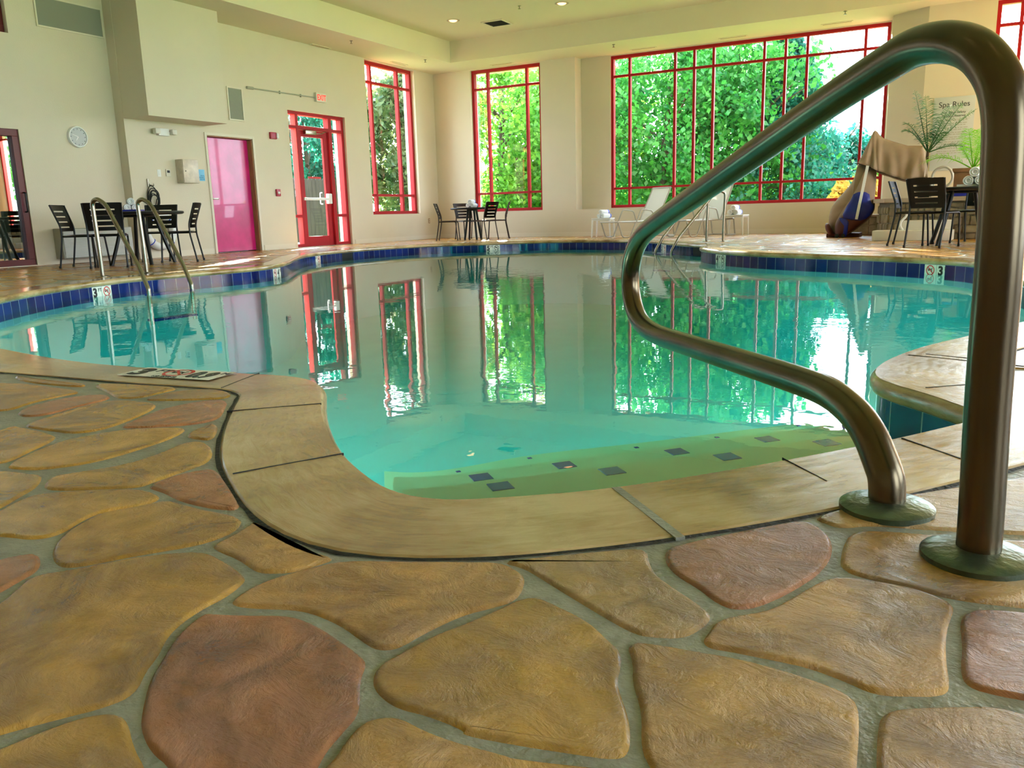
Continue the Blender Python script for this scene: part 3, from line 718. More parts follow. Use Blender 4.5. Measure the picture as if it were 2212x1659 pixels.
# ------------------------------------------------------------------ depth markers
def at_loop(px, py, z=-.10):
    p = UZ(px,py,z); i = min(range(NL), key=lambda k: (tile_loop[k].x-p.x)**2+(tile_loop[k].y-p.y)**2)
    # intersect view ray plan with the tile loop near i
    d = ray(px,py); best = None
    for k in range(i-14, i+15):
        a, b = tile_loop[k%NL], tile_loop[(k+1)%NL]
        e = b-a; den = d.x*e.y-d.y*e.x
        if abs(den) < 1e-9: continue
        s = ((a.x-CAM.x)*e.y-(a.y-CAM.y)*e.x)/den; t_ = ((a.x-CAM.x)*d.y-(a.y-CAM.y)*d.x)/den
        if 0 <= t_ <= 1 and s > 0:
            q = a+e*t_; 
            if best is None or (q-p).length < (best[0]-p).length: best = (q, e.normalized(), nrm[k%NL])
    if best is None: best = (tile_loop[i], (tile_loop[(i+1)%NL]-tile_loop[i]).normalized(), nrm[i])
    q, t_, n_ = best
    if t_.dot(rt) < 0: t_ = -t_
    return Vector((q.x,q.y,0)), t_, -n_   # point, viewer-right tangent, normal towards water
def ringmesh(bm, c, X, Y, r1, r2, n=28):
    for k in range(n):
        a, b = 2*pi*k/n, 2*pi*(k+1)/n
        quad(bm, [c+X*(r*cos(t))+Y*(r*sin(t)) for r,t in ((r1,a),(r2,a),(r2,b),(r1,b))])
def nodive(parent, c, X, Y, Z, r, ringm='txtred'):
    c = c+Z*.0012
    bm = bmesh.new(); ringmesh(bm, c, X, Y, r, r*.80)
    d = (X-Y).normalized(); e = (X+Y).normalized()*r*.09
    quad(bm, [c-d*r*.85-e, c+d*r*.85-e, c+d*r*.85+e, c-d*r*.85+e]); obj('no_diving_ring', bm, ringm, parent, smooth=False)
    bm = bmesh.new(); c = c-Z*.0006
    def stroke(p, q, w):
        p = c+X*p[0]*r+Y*p[1]*r; q = c+X*q[0]*r+Y*q[1]*r; dd = (q-p).normalized(); nn = Z.cross(dd)*w*r
        quad(bm, [p-nn,q-nn,q+nn,p+nn])
    stroke((-.45,-.1),(.15,.25),.10); stroke((.15,.25),(.45,-.25),.07); stroke((.1,.2),(.5,.1),.06); stroke((-.45,-.1),(-.6,.35),.08); stroke((-.45,-.1),(-.1,.45),.07)
    for k in range(10):
        a,b = 2*pi*k/10,2*pi*(k+1)/10
        cc = c+X*.38*r+Y*.38*r; bm.faces.new([bm.verts.new(v) for v in (cc, cc+(X*cos(a)+Y*sin(a))*.12*r, cc+(X*cos(b)+Y*sin(b))*.12*r)])
    obj('diver_figure', bm, 'txtblack', parent, smooth=False)
def marker(px, py, seq, scale=1.0, ringm='txtred'):
    q, t_, n_ = at_loop(px, py); S = .152
    n = len(seq); x0 = q - t_*S*n/2 + n_*.004; Z = Vector((0,0,1))
    bm = bmesh.new()
    a = x0+Z*-.215; 
    for k in range(n):
        p = a+t_*(S*k+.003); e = t_*(S-.006)
        vs = [p, p+e, p+e+Z*.150, p+Z*.150]
        back = [v-n_*.012 for v in vs]
        F = [bm.verts.new(v) for v in vs]; B = [bm.verts.new(v) for v in back]
        bm.faces.new(F); 
        for j in range(4): bm.faces.new((F[j],B[j],B[(j+1)%4],F[(j+1)%4]))
    mk = obj('depth_marker', bm, 'markw', pool, smooth=False)
    for k, s_ in enumerate(seq):
        base = a+t_*S*k
        if s_ == 'N': nodive(mk, base+t_*S/2+Z*.093, t_, Z, n_, .052, ringm)
        else:
            text('depth_number', s_[0], .125, 'txtblack', base+t_*.02+Z*.05+n_*.001, t_, Z, mk, bold=.006)
            text('depth_unit', 'FT', .05, 'txtblack', base+t_*.098+Z*.10+n_*.001, t_, Z, mk, bold=.001)
    mk['label'] = 'white depth marker tiles reading %s' % ' '.join('no diving symbol' if s_=='N' else s_[0]+' FT' for s_ in seq)
    return mk
marker(220,636,['3','N']); marker(598,590,['N','4']); marker(684,558,['5','N']); marker(1065,537,['5','N'],ringm='txtblack')
marker(1434,535,['5','N']); marker(1557,556,['4','N'],ringm='txtblack'); marker(2024,578,['N','3'])
# skimmer openings
for (px,py,l) in ((749,550,'black skimmer opening at the far left bend'),(1506,540,'black skimmer opening behind the deck tip')):
    q, t_, n_ = at_loop(px,py); bm = bmesh.new()
    w2 = .19 if px<1000 else .12
    ps = [q-t_*w2+n_*.003, q+t_*w2+n_*.003]; Z = Vector((0,0,1))
    vs = [ps[0]-Z*.20, ps[1]-Z*.20, ps[1]-Z*.064, ps[0]-Z*.064]; quad(bm, vs)
    for j in range(4): quad(bm, [vs[j], vs[j]-n_*.02, vs[(j+1)%4]-n_*.02, vs[(j+1)%4]])
    o = obj('skimmer_opening', bm, 'dark', pool, smooth=False); o['label'] = l
# deck marker set into the coping
cs = [UZ(251.6,811,.0015), UZ(446.9,822.8,.0015), UZ(500.6,804,.0015), UZ(308,792.5,.0015)]
X = (cs[1]-cs[0]); Wd = (X.length+(cs[2]-cs[3]).length)/2; X.normalize(); Y = Vector((-X.y,X.x,0)); Hh = .155
o0 = cs[0]+Vector((0,0,.003)); Wd = min(Wd, .50)
bm = bmesh.new()
for k in range(3):
    a = o0+X*(Wd/3*k+.001); e = X*(Wd/3-.002); quad(bm, [a,a+e,a+e+Y*Hh,a+Y*Hh])
mk = obj('depth_marker', bm, 'markw', pool, smooth=False); mk['label'] = 'flat deck marker reading 3 FT, no diving, 0.9 M on the near coping'
Z = Vector((0,0,1))
text('depth_number', '3', .15, 'txtblack', o0+X*.02+Y*.025+Z*.001, X, Y, mk, bold=.006); text('depth_unit', 'FT', .06, 'txtblack', o0+X*.105+Y*.085+Z*.001, X, Y, mk)
nodive(mk, o0+X*Wd/2+Y*.088, X, Y, Z, .060); text('no_diving_words', 'NO DIVING', .022, 'txtblack', o0+X*Wd/2+Y*.006+Z*.001, X, Y, mk, 'CENTER')
text('depth_number', '0.9', .135, 'txtblack', o0+X*(Wd*.667+.002)+Y*.03+Z*.001, X, Y, mk, bold=.006, sx=.62); text('depth_unit', 'M', .045, 'txtblack', o0+X*(Wd-.038)+Y*.10+Z*.001, X, Y, mk)

# transverse coping joints
def cjoint(a, b, w=.004, z=.0018, m='joint', nm='slab_joint', h=.006):
    p = UZ(*a,0); q = UZ(*b,0); d = (q-p).normalized(); n_ = Vector((-d.y,d.x,0))*w
    bm = bmesh.new(); prism(bm, [(p-n_)[:2],(q-n_)[:2],(q+n_)[:2],(p+n_)[:2]], z-h, z); return obj(nm, bm, m, pool, smooth=False)
for a,b in (((490,889),(694,872)),((503,1024),(742,980)),((1690,990),(1786,1040)),((1948,947),(2150,1018)),((1962,767),(2300,800)),((2000,838),(2130,828)),((478,838),(560,806)),((2000,765),(2110,776))):
    cjoint(a,b,.0008 if a[0] in (1690,478) else .002,.0020)
M['grout'] = mat('grey_green_grout', (.36,.34,.26), .4, noise_amt=.3, noise_scale=14, bump=.4, bump_scale=90)
cjoint((1330,1053),(1470,1162),.009,.0014,'grout','expansion_joint')

# ------------------------------------------------------------------ deck : grout bed + stamped flagstones
def stonemat():
    m = bpy.data.materials.new('flagstone'); m.use_nodes = True; N = m.node_tree.nodes; L = m.node_tree.links
    b = N['Principled BSDF']; at = N.new('ShaderNodeAttribute'); at.attribute_name = 'tint'
    tc = N.new('ShaderNodeTexCoord')
    n = N.new('ShaderNodeTexNoise'); n.inputs['Scale'].default_value = 4.5; n.inputs['Detail'].default_value = 8; n.inputs['Roughness'].default_value = .65; n.inputs['Distortion'].default_value = .8; L.new(tc.outputs['Object'], n.inputs['Vector'])
    r = N.new('ShaderNodeValToRGB'); e = r.color_ramp.elements; e[0].position = .36; e[0].color = (.50,.44,.36,1); e[1].position = .64; e[1].color = (1.22,1.16,1.12,1); L.new(n.outputs['Fac'], r.inputs[0])
    mx = N.new('ShaderNodeMixRGB'); mx.blend_type = 'MULTIPLY'; mx.inputs[0].default_value = 1; L.new(at.outputs['Color'], mx.inputs[1]); L.new(r.outputs[0], mx.inputs[2])
    L.new(mx.outputs[0], b.inputs['Base Color']); b.inputs['Roughness'].default_value = .27; b.inputs['Specular IOR Level'].default_value = .6; b.inputs['Coat Weight'].default_value = .3; b.inputs['Coat Roughness'].default_value = .2
    # swirling trowel ridges + flat flakes
    mp = N.new('ShaderNodeMapping'); mp.inputs['Scale'].default_value = (1,1.3,1); L.new(tc.outputs['Object'], mp.inputs[0])
    w = N.new('ShaderNodeTexNoise'); w.inputs['Scale'].default_value = 12; w.inputs['Detail'].default_value = 11; w.inputs['Roughness'].default_value = .64; w.inputs['Distortion'].default_value = 1.3; L.new(mp.outputs[0], w.inputs['Vector'])
    f = N.new('ShaderNodeTexNoise'); f.inputs['Scale'].default_value = 220; f.inputs['Detail'].default_value = 3; L.new(tc.outputs['Object'], f.inputs['Vector'])
    ad = N.new('ShaderNodeMath'); ad.operation = 'MULTIPLY_ADD'; L.new(f.outputs['Fac'], ad.inputs[0]); ad.inputs[1].default_value = .10; L.new(w.outputs['Fac'], ad.inputs[2])
    bp = N.new('ShaderNodeBump'); bp.inputs['Strength'].default_value = 1.0; bp.inputs['Distance'].default_value = .018; L.new(ad.outputs[0], bp.inputs['Height']); L.new(bp.outputs[0], b.inputs['Normal'])
    return m
M['flag'] = stonemat()
A = lambda L_: [(x/1.887, 780+y/1.887) for x,y in L_]
B = lambda L_: [(1000+x/1.825, 1050+y/1.825) for x,y in L_]
TAN, OCH, RED, LT = (.57,.305,.065), (.53,.28,.038), (.44,.17,.055), (.58,.35,.11)
TR = [
 (OCH, A([(130,870),(300,845),(520,800),(700,778),(840,772),(930,820),(995,872),(990,895),(920,950),(820,1000),(730,1060),(672,1120),(640,1190),(590,1250),(545,1345),(430,1395),(250,1440),(0,1505),(-300,1600),(-400,1200),(0,985),(60,930)])),
 (OCH, A([(0,1575),(150,1510),(330,1445),(470,1425),(515,1460),(535,1560),(590,1660),(660,1850),(100,2000),(-400,1900),(-300,1680)])),
 (RED, A([(830,1022),(900,1028),(1050,1032),(1190,1032),(1290,1070),(1380,1130),(1465,1190),(1490,1225),(1460,1290),(1462,1420),(1400,1490),(1320,1580),(1270,1680),(1240,1850),(820,1880),(700,1640),(620,1580),(578,1490),(582,1420),(612,1290),(660,1215),(710,1130),(760,1075)])),
 (TAN, A([(945,985),(960,955),(1080,890),(1250,842),(1400,808),(1600,812),(1900,814),(2040,815),(2115,850),(2140,885),(2105,965),(2000,995),(1885,1022),(1720,1100),(1620,1160),(1540,1166),(1480,1130),(1400,1070),(1290,1020),(1200,1000),(1050,997)])),
 (OCH, [(1000+x/1.825,1050+y/1.825) for x,y in [(0,540),(120,490),(230,437),(300,434),(370,465),(500,530),(560,590),(618,640),(618,700),(600,770),(640,870),(655,950),(650,1040),(600,1062),(450,1040),(250,1010),(0,965)]]+A([(1900,1490),(1750,1430),(1620,1400),(1550,1350),(1520,1300),(1540,1235),(1620,1190),(1760,1115)])),
 (TAN, A([(865,745),(940,712),(1000,675),(1040,645),(1100,690),(1200,745),(1290,780),(1365,797),(1300,820),(1200,850),(1110,855),(1045,850),(980,800),(890,765)])),
 (OCH, A([(210,765),(260,700),(340,650),(420,612),(560,590),(680,562),(740,580),(850,607),(985,632),(970,675),(900,712),(790,745),(600,775),(420,810),(300,833),(230,825)])),
 (OCH, A([(-100,700),(-60,640),(60,572),(150,537),(300,527),(420,522),(560,517),(640,537),(648,560),(560,588),(430,603),(340,637),(240,702),(130,720),(50,708)])),
 (RED, A([(600,507),(680,472),(760,452),(860,434),(890,450),(940,520),(985,598),(900,598),(800,580),(720,557),(685,535),(640,520)])),
 (OCH, A([(170,515),(205,468),(300,452),(500,422),(650,375),(760,325),(850,327),(870,398),(750,443),(620,488),(560,510),(400,515),(280,521)])),
 (OCH, A([(25,425),(100,382),(250,322),(350,302),(500,277),(700,267),(765,272),(700,310),(580,350),(450,390),(320,418),(150,438),(60,433)])),
 (OCH, A([(90,262),(150,240),(300,192),(450,155),(620,165),(640,185),(540,232),(430,272),(310,292),(200,278)])),
 (RED, A([(485,266),(540,242),(650,194),(800,163),(930,152),(910,200),(890,232),(800,253),(650,263),(560,268)])),
 (OCH, A([(755,300),(800,273),(890,245),(872,318),(800,313)])),
 (OCH, A([(375,95),(450,89),(600,96),(740,106),(650,128),(560,148),(480,148),(445,125)])),
 (OCH, A([(570,155),(700,123),(850,109),(940,124),(935,148),(800,154),(680,157)])),
 (OCH, A([(50,54),(200,76),(350,89),(340,103),(200,93),(85,78)])),
 (RED, A([(65,205),(150,172),(300,142),(430,132),(455,150),(330,178),(180,218),(90,223)])),
 (OCH, A([(-60,90),(60,87),(200,102),(345,122),(250,139),(120,168),(40,198),(-60,200)])),
 (OCH, A([(-140,330),(0,277),(60,263),(90,268),(200,292),(235,310),(120,363),(50,398),(0,412),(-140,430)])),
 (OCH, A([(-190,480),(0,444),(60,449),(135,458),(172,463),(147,508),(78,546),(-5,595),(-190,680)])),
 (OCH, A([(-40,782),(48,768),(57,750),(0,720),(-110,722),(-160,790)])),
 (RED, A([(-140,850),(0,803),(100,783),(148,779),(162,810),(148,848),(78,886),(0,932),(-160,1010)])),
 (TAN, A([(1310,1659),(1370,1605),(1420,1525),(1480,1463),(1560,1443),(1640,1448),(1720,1493),(1850,1543),(2070,1600)])+B([(200,1066),(500,1100),(660,1115),(720,1180),(760,1350)])+[(900,1800),(720,1800),(700,1700)]),
 (LT, B([(150,290),(300,277),(500,257),(722,237),(728,290),(755,340),(825,392),(935,462),(982,507),(930,557),(860,587),(760,583),(685,573),(585,520),(485,460),(385,400),(305,350),(240,312)])),
 (RED, B([(802,242),(850,227),(1000,193),(1200,153),(1345,128),(1415,162),(1455,212),(1448,278),(1398,338),(1338,378),(1250,428),(1150,468),(1070,476),(1000,448),(932,393),(852,348),(802,298)])),
 (TAN, B([(950,600),(972,570),(1002,522),(1100,502),(1200,487),(1300,434),(1420,362),(1500,352),(1650,372),(1800,402),(1925,452),(1932,480),(1900,560),(1900,680),(1918,780),(1888,813),(1750,813),(1625,808),(1505,753),(1355,698),(1205,668),(1055,638),(970,625)])),
 (TAN, B([(647,607),(760,617),(900,642),(1050,667),(1200,702),(1350,747),(1495,800),(1553,842),(1558,950),(1545,1111),(1540,1350),(900,1350),(745,1100),(707,1020),(712,880),(672,760),(677,690)])),
 (TAN, B([(1652,900),(1700,872),(1800,867),(1950,862),(2100,862),(2212,892),(2420,950),(2520,1350),(1640,1350),(1637,1050),(1642,960)])),
 (RED, B([(1962,520),(2000,482),(2100,482),(2212,492),(2440,520),(2480,880),(2212,828),(2100,808),(1992,778),(1967,720),(1977,620)])),
 (TAN, B([(1492,290),(1502,230),(1535,172),(1700,175),(1900,195),(2212,212),(2440,220),(2480,500),(2212,468),(1950,440),(1800,400),(1650,367),(1540,340),(1495,310)])),
 (LT, B([(1380,118),(1520,78),(1700,42),(1900,8),(2100,-20),(2212,-40),(2500,-90),(2480,190),(2212,183),(2000,172),(1800,160),(1600,145),(1490,158),(1435,140)])),
]
traced = []
for c_, P in TR:
    traced.append((c_, [UZ(x,y,0) for x,y in P]))
# more stones over the rest of the deck (Voronoi cells)
rnd = random.Random(11)
OUT = [(p.x,p.y) for p in outer]
sites = []
GX = .60
x = XC+.1; ix = 0
cells = []
grid = {}
i = 0
while XC-.3+i*GX < XR+.4:
    j = 0
    while YF-.3+j*GX < YN+.4:
        grid[(i,j)] = (XC-.3+(i+.5)*GX+rnd.uniform(-.22,.22), YF-.3+(j+.5)*GX+rnd.uniform(-.22,.22)); j += 1
    i += 1
def clip(poly, mx_, my_, nx, ny):
    out = []; n = len(poly)
    for k in range(n):
        a, b = poly[k], poly[(k+1)%n]
        da = (a[0]-mx_)*nx+(a[1]-my_)*ny; db = (b[0]-mx_)*nx+(b[1]-my_)*ny
        if da <= 0: out.append(a)
        if (da < 0 < db) or (db < 0 < da):
            t = da/(da-db); out.append((a[0]+(b[0]-a[0])*t, a[1]+(b[1]-a[1])*t))
    return out
tpolys = [[(p.x,p.y) for p in P] for _,P in traced]
def hitstraced(P):
    for T in tpolys:
        if any(inside(p,T) for p in P): return True
        if any(inside(p,P) for p in T): return True
    return False
extra = []
bx = (XC,XR,YF,YN)
for (i,j),s in grid.items():
    P = [(s[0]-.9,s[1]-.9),(s[0]+.9,s[1]-.9),(s[0]+.9,s[1]+.9),(s[0]-.9,s[1]+.9)]
    for di in range(-2,3):
        for dj in range(-2,3):
            q = grid.get((i+di,j+dj))
            if (di or dj) and q: P = clip(P, (s[0]+q[0])/2, (s[1]+q[1])/2, q[0]-s[0], q[1]-s[1])
            if not P: break
    if len(P) < 3: continue
    cx_ = sum(p[0] for p in P)/len(P); cy_ = sum(p[1] for p in P)/len(P)
    P = [(cx_+(p[0]-cx_)*.93, cy_+(p[1]-cy_)*.93) for p in P]
    P = [(min(max(p[0],bx[0]),bx[1]), min(max(p[1],bx[2]),bx[3])) for p in P]
    ins = [inside(p,OUT) for p in P]
    if inside((cx_,cy_),OUT) or all(ins): continue
    if any(ins):
        Q = []
        for k in range(len(P)):     # cut the cell back to the coping edge
            a, b = P[k], P[(k+1)%len(P)]
            ia, ib = inside(a,OUT), inside(b,OUT)
            if not ia: Q.append(a)
            if ia != ib:
                lo, hi = (a,b) if not ia else (b,a)
                for _ in range(14):
                    mid = ((lo[0]+hi[0])/2,(lo[1]+hi[1])/2)
                    if inside(mid,OUT): hi = mid
                    else: lo = mid
                Q.append(lo)
        P = Q
        if len(P) < 3: continue
    if abs(cx_) < 5 and cy_ < 5 and hitstraced(P): continue
    extra.append((rnd.choice([TAN,OCH,OCH,LT,RED]), [Vector((p[0],p[1],0)) for p in P]))
bm = bmesh.new(); col = bm.loops.layers.float_color.new('tint')
GZ = -.005
# grout bed with the pool cut out
def fillring(bm, outerp, innerp, z, mi):
    vo = [bm.verts.new((p[0],p[1],z)) for p in outerp]; vi = [bm.verts.new((p[0],p[1],z)) for p in innerp]
    es = [bm.edges.new((v[k],v[(k+1)%len(v)])) for v in (vo,vi) for k in range(len(v))]
    r = bmesh.ops.triangle_fill(bm, edges=es, use_beauty=True, normal=(0,0,1))
    for f in r['geom']:
        if isinstance(f, bmesh.types.BMFace): f.material_index = mi
rect = [(XC-.3,YF-.3),(XR+.3,YF-.3),(XR+.3,YN+.3),(XC-.3,YN+.3)]
sh = [loop[k].lerp(outer[k], .9) for k in range(NL)]
fillring(bm, rect, [(p.x,p.y) for p in sh], GZ, 0)
for c_, P in traced+extra:
    big = P is not None and (c_, P) in traced[:0]
    v = rnd.uniform(.86,1.12); hue = rnd.uniform(-.03,.03)
    tc_ = (max(0,c_[0]*v), max(0,c_[1]*v*(1+hue)), max(0,c_[2]*v), 1)
    Q = chaikin(P, 2)
    ar = sum(Q[k].x*Q[(k+1)%len(Q)].y-Q[(k+1)%len(Q)].x*Q[k].y for k in range(len(Q)))
    if abs(ar) < .01: continue
    if ar < 0: Q.reverse()
    n = len(Q); ins_ = []
    for k in range(n):
        t_ = (Q[(k+1)%n]-Q[k-1]); 
        t_ = t_.normalized() if t_.length > 1e-9 else Vector((1,0,0))
        ins_.append(Vector((-t_.y,t_.x,0)))
    rg = []
    for d,z in ((-.003,GZ-.001),(0.0,GZ+.001),(.003,-.0009),(.006,0.0),(.010,0.0)):
        rg.append([bm.verts.new((Q[k].x+ins_[k].x*d, Q[k].y+ins_[k].y*d, z)) for k in range(n)])
    fs = []
    for a in range(4):
        for k in range(n): fs.append(bm.faces.new((rg[a][k],rg[a][(k+1)%n],rg[a+1][(k+1)%n],rg[a+1][k])))
    fs.append(bm.faces.new(rg[4]))
    for f in fs:
        f.material_index = 1
        for lp in f.loops: lp[col] = tc_
for f in bm.faces:
    if f.material_index == 0 and f.normal.z < 0: f.normal_flip()
struct(obj('floor', bm, None, mats=['grout','flag']))
# black sealant line round the coping
bm = bmesh.new()
a_ = [loop[k].lerp(outer[k], 1.0) for k in range(NL)]
wv = [rnd.uniform(.006,.013) for _ in range(NL)]
A0 = [bm.verts.new((p.x,p.y,-.0015)) for p in a_]; 
A1 = [bm.verts.new((a_[k].x+nrm[k].x*wv[k], a_[k].y+nrm[k].y*wv[k], -.003)) for k in range(NL)]
A2 = [bm.verts.new((p.x,p.y,-.03)) for p in a_]
for k in range(NL):
    j = (k+1)%NL
    bm.faces.new((A0[k],A1[k],A1[j],A0[j]))
struct(obj('trim_expansion_joint', bm, 'joint'))

# ------------------------------------------------------------------ pool rails and ladders
def flange(bm, c, R, h=.016, r=.035):
    lathe(bm, [(R*.0+r,h*1.12),(R*.55,h*1.02),(R*.82,h*.82),(R*.96,h*.60),(R,h*.45),(R*.995,-.002)], c, 40)
# near grab rail (figure-four shape)
b1 = UZ(2110,1207,0); b2 = UZ(1914,1107,0); b2 = Vector((b2.x*1.012,b2.y*1.012,0))
dr_ = (b2-b1).normalized(); nn_ = Vector((-dr_.y,dr_.x,0))
def PL(px,py):
    d = ray(px,py); return CAM + d*((b1-CAM).dot(nn_)/d.dot(nn_))
RR = .0325
t = thing('pool_grab_rail', 'large tarnished steel grab rail bending over the near pool corner', 'handrail', b1)
pts = [Vector((b1.x,b1.y,-.03))]
ptop = PL(2176,330); ptop = Vector((b1.x,b1.y,ptop.z))
a1 = PL(2160,60)
K = [PL(2117,1160), PL(2134,850), PL(2158,583), PL(2171,361), PL(2176,255), PL(2163,178), PL(2126,120), PL(2083,95), PL(2030,89), PL(1972,102), PL(1915,138), PL(1800,212), PL(1650,318), PL(1500,424), PL(1420,480), PL(1386,508), PL(1366,550), PL(1360,610), PL(1368,665), PL(1385,700), PL(1415,722), PL(1460,737), PL(1600,781), PL(1740,826), PL(1795,848), PL(1845,888), PL(1880,938), PL(1902,995), Vector((b2.x,b2.y,PL(1915,1040).z)), Vector((b2.x,b2.y,-.03))]
pts += K
pts = chaikin(pts, 3, False)
bm = bmesh.new(); tube(bm, [p-b1 for p in pts], RR, 28); obj('rail', bm, 'bronze', t)
for c,R in ((Vector((0,0,0)),.083),(b2-b1,.083)):
    bm = bmesh.new(); flange(bm, Vector((c.x,c.y,0)), R, .019, RR+.001); o = obj('base_flange', bm, 'verd', t); o['label'] = 'round greenish metal base flange'
def ladder(base, into, label, width_vec, hgt=.80, reach=None, posts=2):
    t = thing('pool_ladder', label, 'pool ladder', base)
    d = Vector((into.x-base.x, into.y-base.y, 0)); Ln = d.length; d.normalize()
    for k in range(2):
        o_ = width_vec*k
        P = [Vector((0,0,-.02)), Vector((0,0,.30)), d*-.02+Vector((0,0,.82)), d*.06+Vector((0,0,.86)), d*.2+Vector((0,0,.80)), d*(Ln*.86)+Vector((0,0,.10)), d*Ln+Vector((0,0,-.13)), d*Ln+Vector((0,0,-.52))]
        P = fillet(P, [.4,.07,.10,.3,.25,.1], 6)
        bm = bmesh.new(); tube(bm, [p+o_ for p in P], .024, 14); obj('rail', bm, 'steel', t)
        bm = bmesh.new(); flange(bm, Vector((o_.x,o_.y,0)), .075, .014, .022); obj('base_flange', bm, 'steel', t)
    for z in (-.20,-.48):
        p = d*Ln; bm = bmesh.new(); q = [p+d*.05, p+d*-.07]; w_ = width_vec
        prism(bm, [q[0][:2],(q[0]+w_)[:2],(q[1]+w_)[:2],q[1][:2]], z, z+.025); o = obj('tread', bm, 'bluep', t); o['label'] = 'blue plastic ladder step'
    return t
lb1 = UZ(222,598,0); lb2 = UZ(317,590,0); li = UZ(307,632,-.165); li = Vector((li.x-.0,li.y,0))
li = lb1+(li-lb1).normalized()*.74
ladder(lb1, li, 'steel pool ladder with two hooped rails in front of the left table', Vector((lb2.x-lb1.x+.0,lb2.y-lb1.y+.0,0)))
rb1 = UZ(1526,521.5,0); rb2 = UZ(1562,522,0); ri = UZ(1445,545,-.165)
ri = rb1+(Vector((ri.x,ri.y,0))-rb1).normalized()*.95
ladder(rb1, ri, 'steel pool ladder with two hooped rails in front of the white loungers', Vector((rb2.x-rb1.x,rb2.y-rb1.y,0)))

# ------------------------------------------------------------------ chairs and tables
def backpanel(bm, w=.46, z0=.50, z1=.865, m=None):
    nx = 24; rows = [z0]
    zs = [z0, z0+.045]
    for k in range(4): zs += [z0+.045+.0+k*.072+.0, ]
    Z_ = [z0]; sl = []
    z = z0+.050
    for k in range(4):
        Z_ += [z, z+.018]; sl.append((z,z+.018)); z += .072
    Z_ += [z1-.03, z1]
    Z_ = sorted(set(round(q,4) for q in Z_))
    def P(i, z):
        u = (i/nx-.5)*2; f = (z-z0)/(z1-z0)
        ww = w*(.90+.10*f)
        y = -.195 - .075*f - .035*f*f - .030*(1-u*u)
        return (u*ww/2, y, z)
    V = {(i,z): bm.verts.new(P(i,z)) for i in range(nx+1) for z in Z_}
    for i in range(nx):
        for k in range(len(Z_)-1):
            za, zb = Z_[k], Z_[k+1]
            if any(abs(za-a)<1e-3 and abs(zb-b)<1e-3 for a,b in sl) and 4 <= i < nx-4: continue
            bm.faces.new((V[(i,za)],V[(i+1,za)],V[(i+1,zb)],V[(i,zb)]))
    bmesh.ops.solidify(bm, geom=bm.faces[:], thickness=.010)
def make_chair(m='black', label=''):
    t = thing('patio_chair', label, 'chair')
    bm = bmesh.new(); nx, ny = 14, 10
    G = [[bm.verts.new(((i/nx-.5)*.43, (j/ny-.5)*.44+.01, .455-.014*(1-((i/nx-.5)*2)**2)*(1-((j/ny-.5)*2)**4)-(.018*max(0,(j/ny-.85)/.15)**2))) for j in range(ny+1)] for i in range(nx+1)]
    for i in range(nx):
        for j in range(ny): bm.faces.new((G[i][j],G[i+1][j],G[i+1][j+1],G[i][j+1]))
    bmesh.ops.solidify(bm, geom=bm.faces[:], thickness=.016); obj('seat', bm, m, t)
    bm = bmesh.new(); backpanel(bm); obj('backrest', bm, m, t)
    for s in (-1,1):
        bm = bmesh.new()
        P = fillet([(s*.225,-.27,.0),(s*.222,-.20,.40),(s*.220,-.198,.56),(s*.236,-.30,.86)], .35, 6)
        tube(bm, P, .0125, 10); lathe(bm, [(0,0),(.017,0),(.017,.03),(.013,.034)], (s*.225,-.27,0), 10); obj('leg', bm, m, t)
        bm = bmesh.new()
        P = fillet([(s*.225,-.19,.432),(s*.225,.20,.432),(s*.232,.235,.0)], .04, 6)
        tube(bm, P, .0125, 10); lathe(bm, [(0,0),(.017,0),(.017,.03),(.013,.034)], (s*.232,.235,0), 10); obj('leg', bm, m, t)
    bm = bmesh.new(); tube(bm, [(-.225,-.17,.43),(.225,-.17,.43)], .010, 8); tube(bm, [(-.225,.16,.43),(.225,.16,.43)], .010, 8); obj('seat_frame', bm, m, t)
    return t
CH = {}
def chair(x, y, fx, fy, label, group, m='black'):
    rz = atan2(-fx, fy)
    if m not in CH: c = CH[m] = make_chair(m, label); c.location = (x,y,0); c.rotation_euler = (0,0,rz); tag(c, group=group); return c
    return dup(CH[m], (x,y,0), rz, label, group)
def table(x, y, R, label, legr=.30, rot=0):
    t = thing('patio_table', label, 'table', (x,y,0), rot, 'round black patio tables')
    bm = bmesh.new(); lathe(bm, [(0,.705),(R-.03,.705),(R-.005,.715),(R,.73),(R-.005,.745),(R-.03,.750),(0,.750)], seg=56); obj('tabletop', bm, 'black', t)
    bm = bmesh.new(); tube(bm, [(legr*.7*cos(2*pi*k/32),legr*.7*sin(2*pi*k/32),.69) for k in range(32)], .016, 8, closed=True); obj('apron_ring', bm, 'black', t)
    for k in range(4):
        a = pi/4+k*pi/2; bm = bmesh.new()
        P = [(legr*.72*cos(a),legr*.72*sin(a),.705),(legr*1.05*cos(a),legr*1.05*sin(a),.35),(legr*1.45*cos(a),legr*1.45*sin(a),0)]
        tube(bm, chaikin(P,2,False), .026, 10); obj('leg', bm, 'black', t)
    return t
table(-10.48,8.10,.62,'round black patio table near the sliding door on the left wall', .30, radians(20))
gA = 'black chairs at the left table'
chair(-10.22,7.38,-.74,.67,'black slatted chair with its back to the pool behind the left ladder',gA)
chair(-10.78,7.40,.82,.57,'leftmost black slatted chair, side-on beside the sliding door',gA)
chair(-10.92,8.78,.62,-.78,'black slatted chair on the wall side of the left table',gA)
chair(-10.33,8.66,-.80,-.60,'black slatted chair turned out side-on beside the magenta door',gA)
table(-10.22,17.10,.52,'round dark patio table in the far left corner under the window', .15, radians(10))
gB = 'brown chairs at the corner table'
chair(-10.66,16.72,.9,.42,'dark brown slatted chair, nearer of the two left of the corner table',gB,'brown')
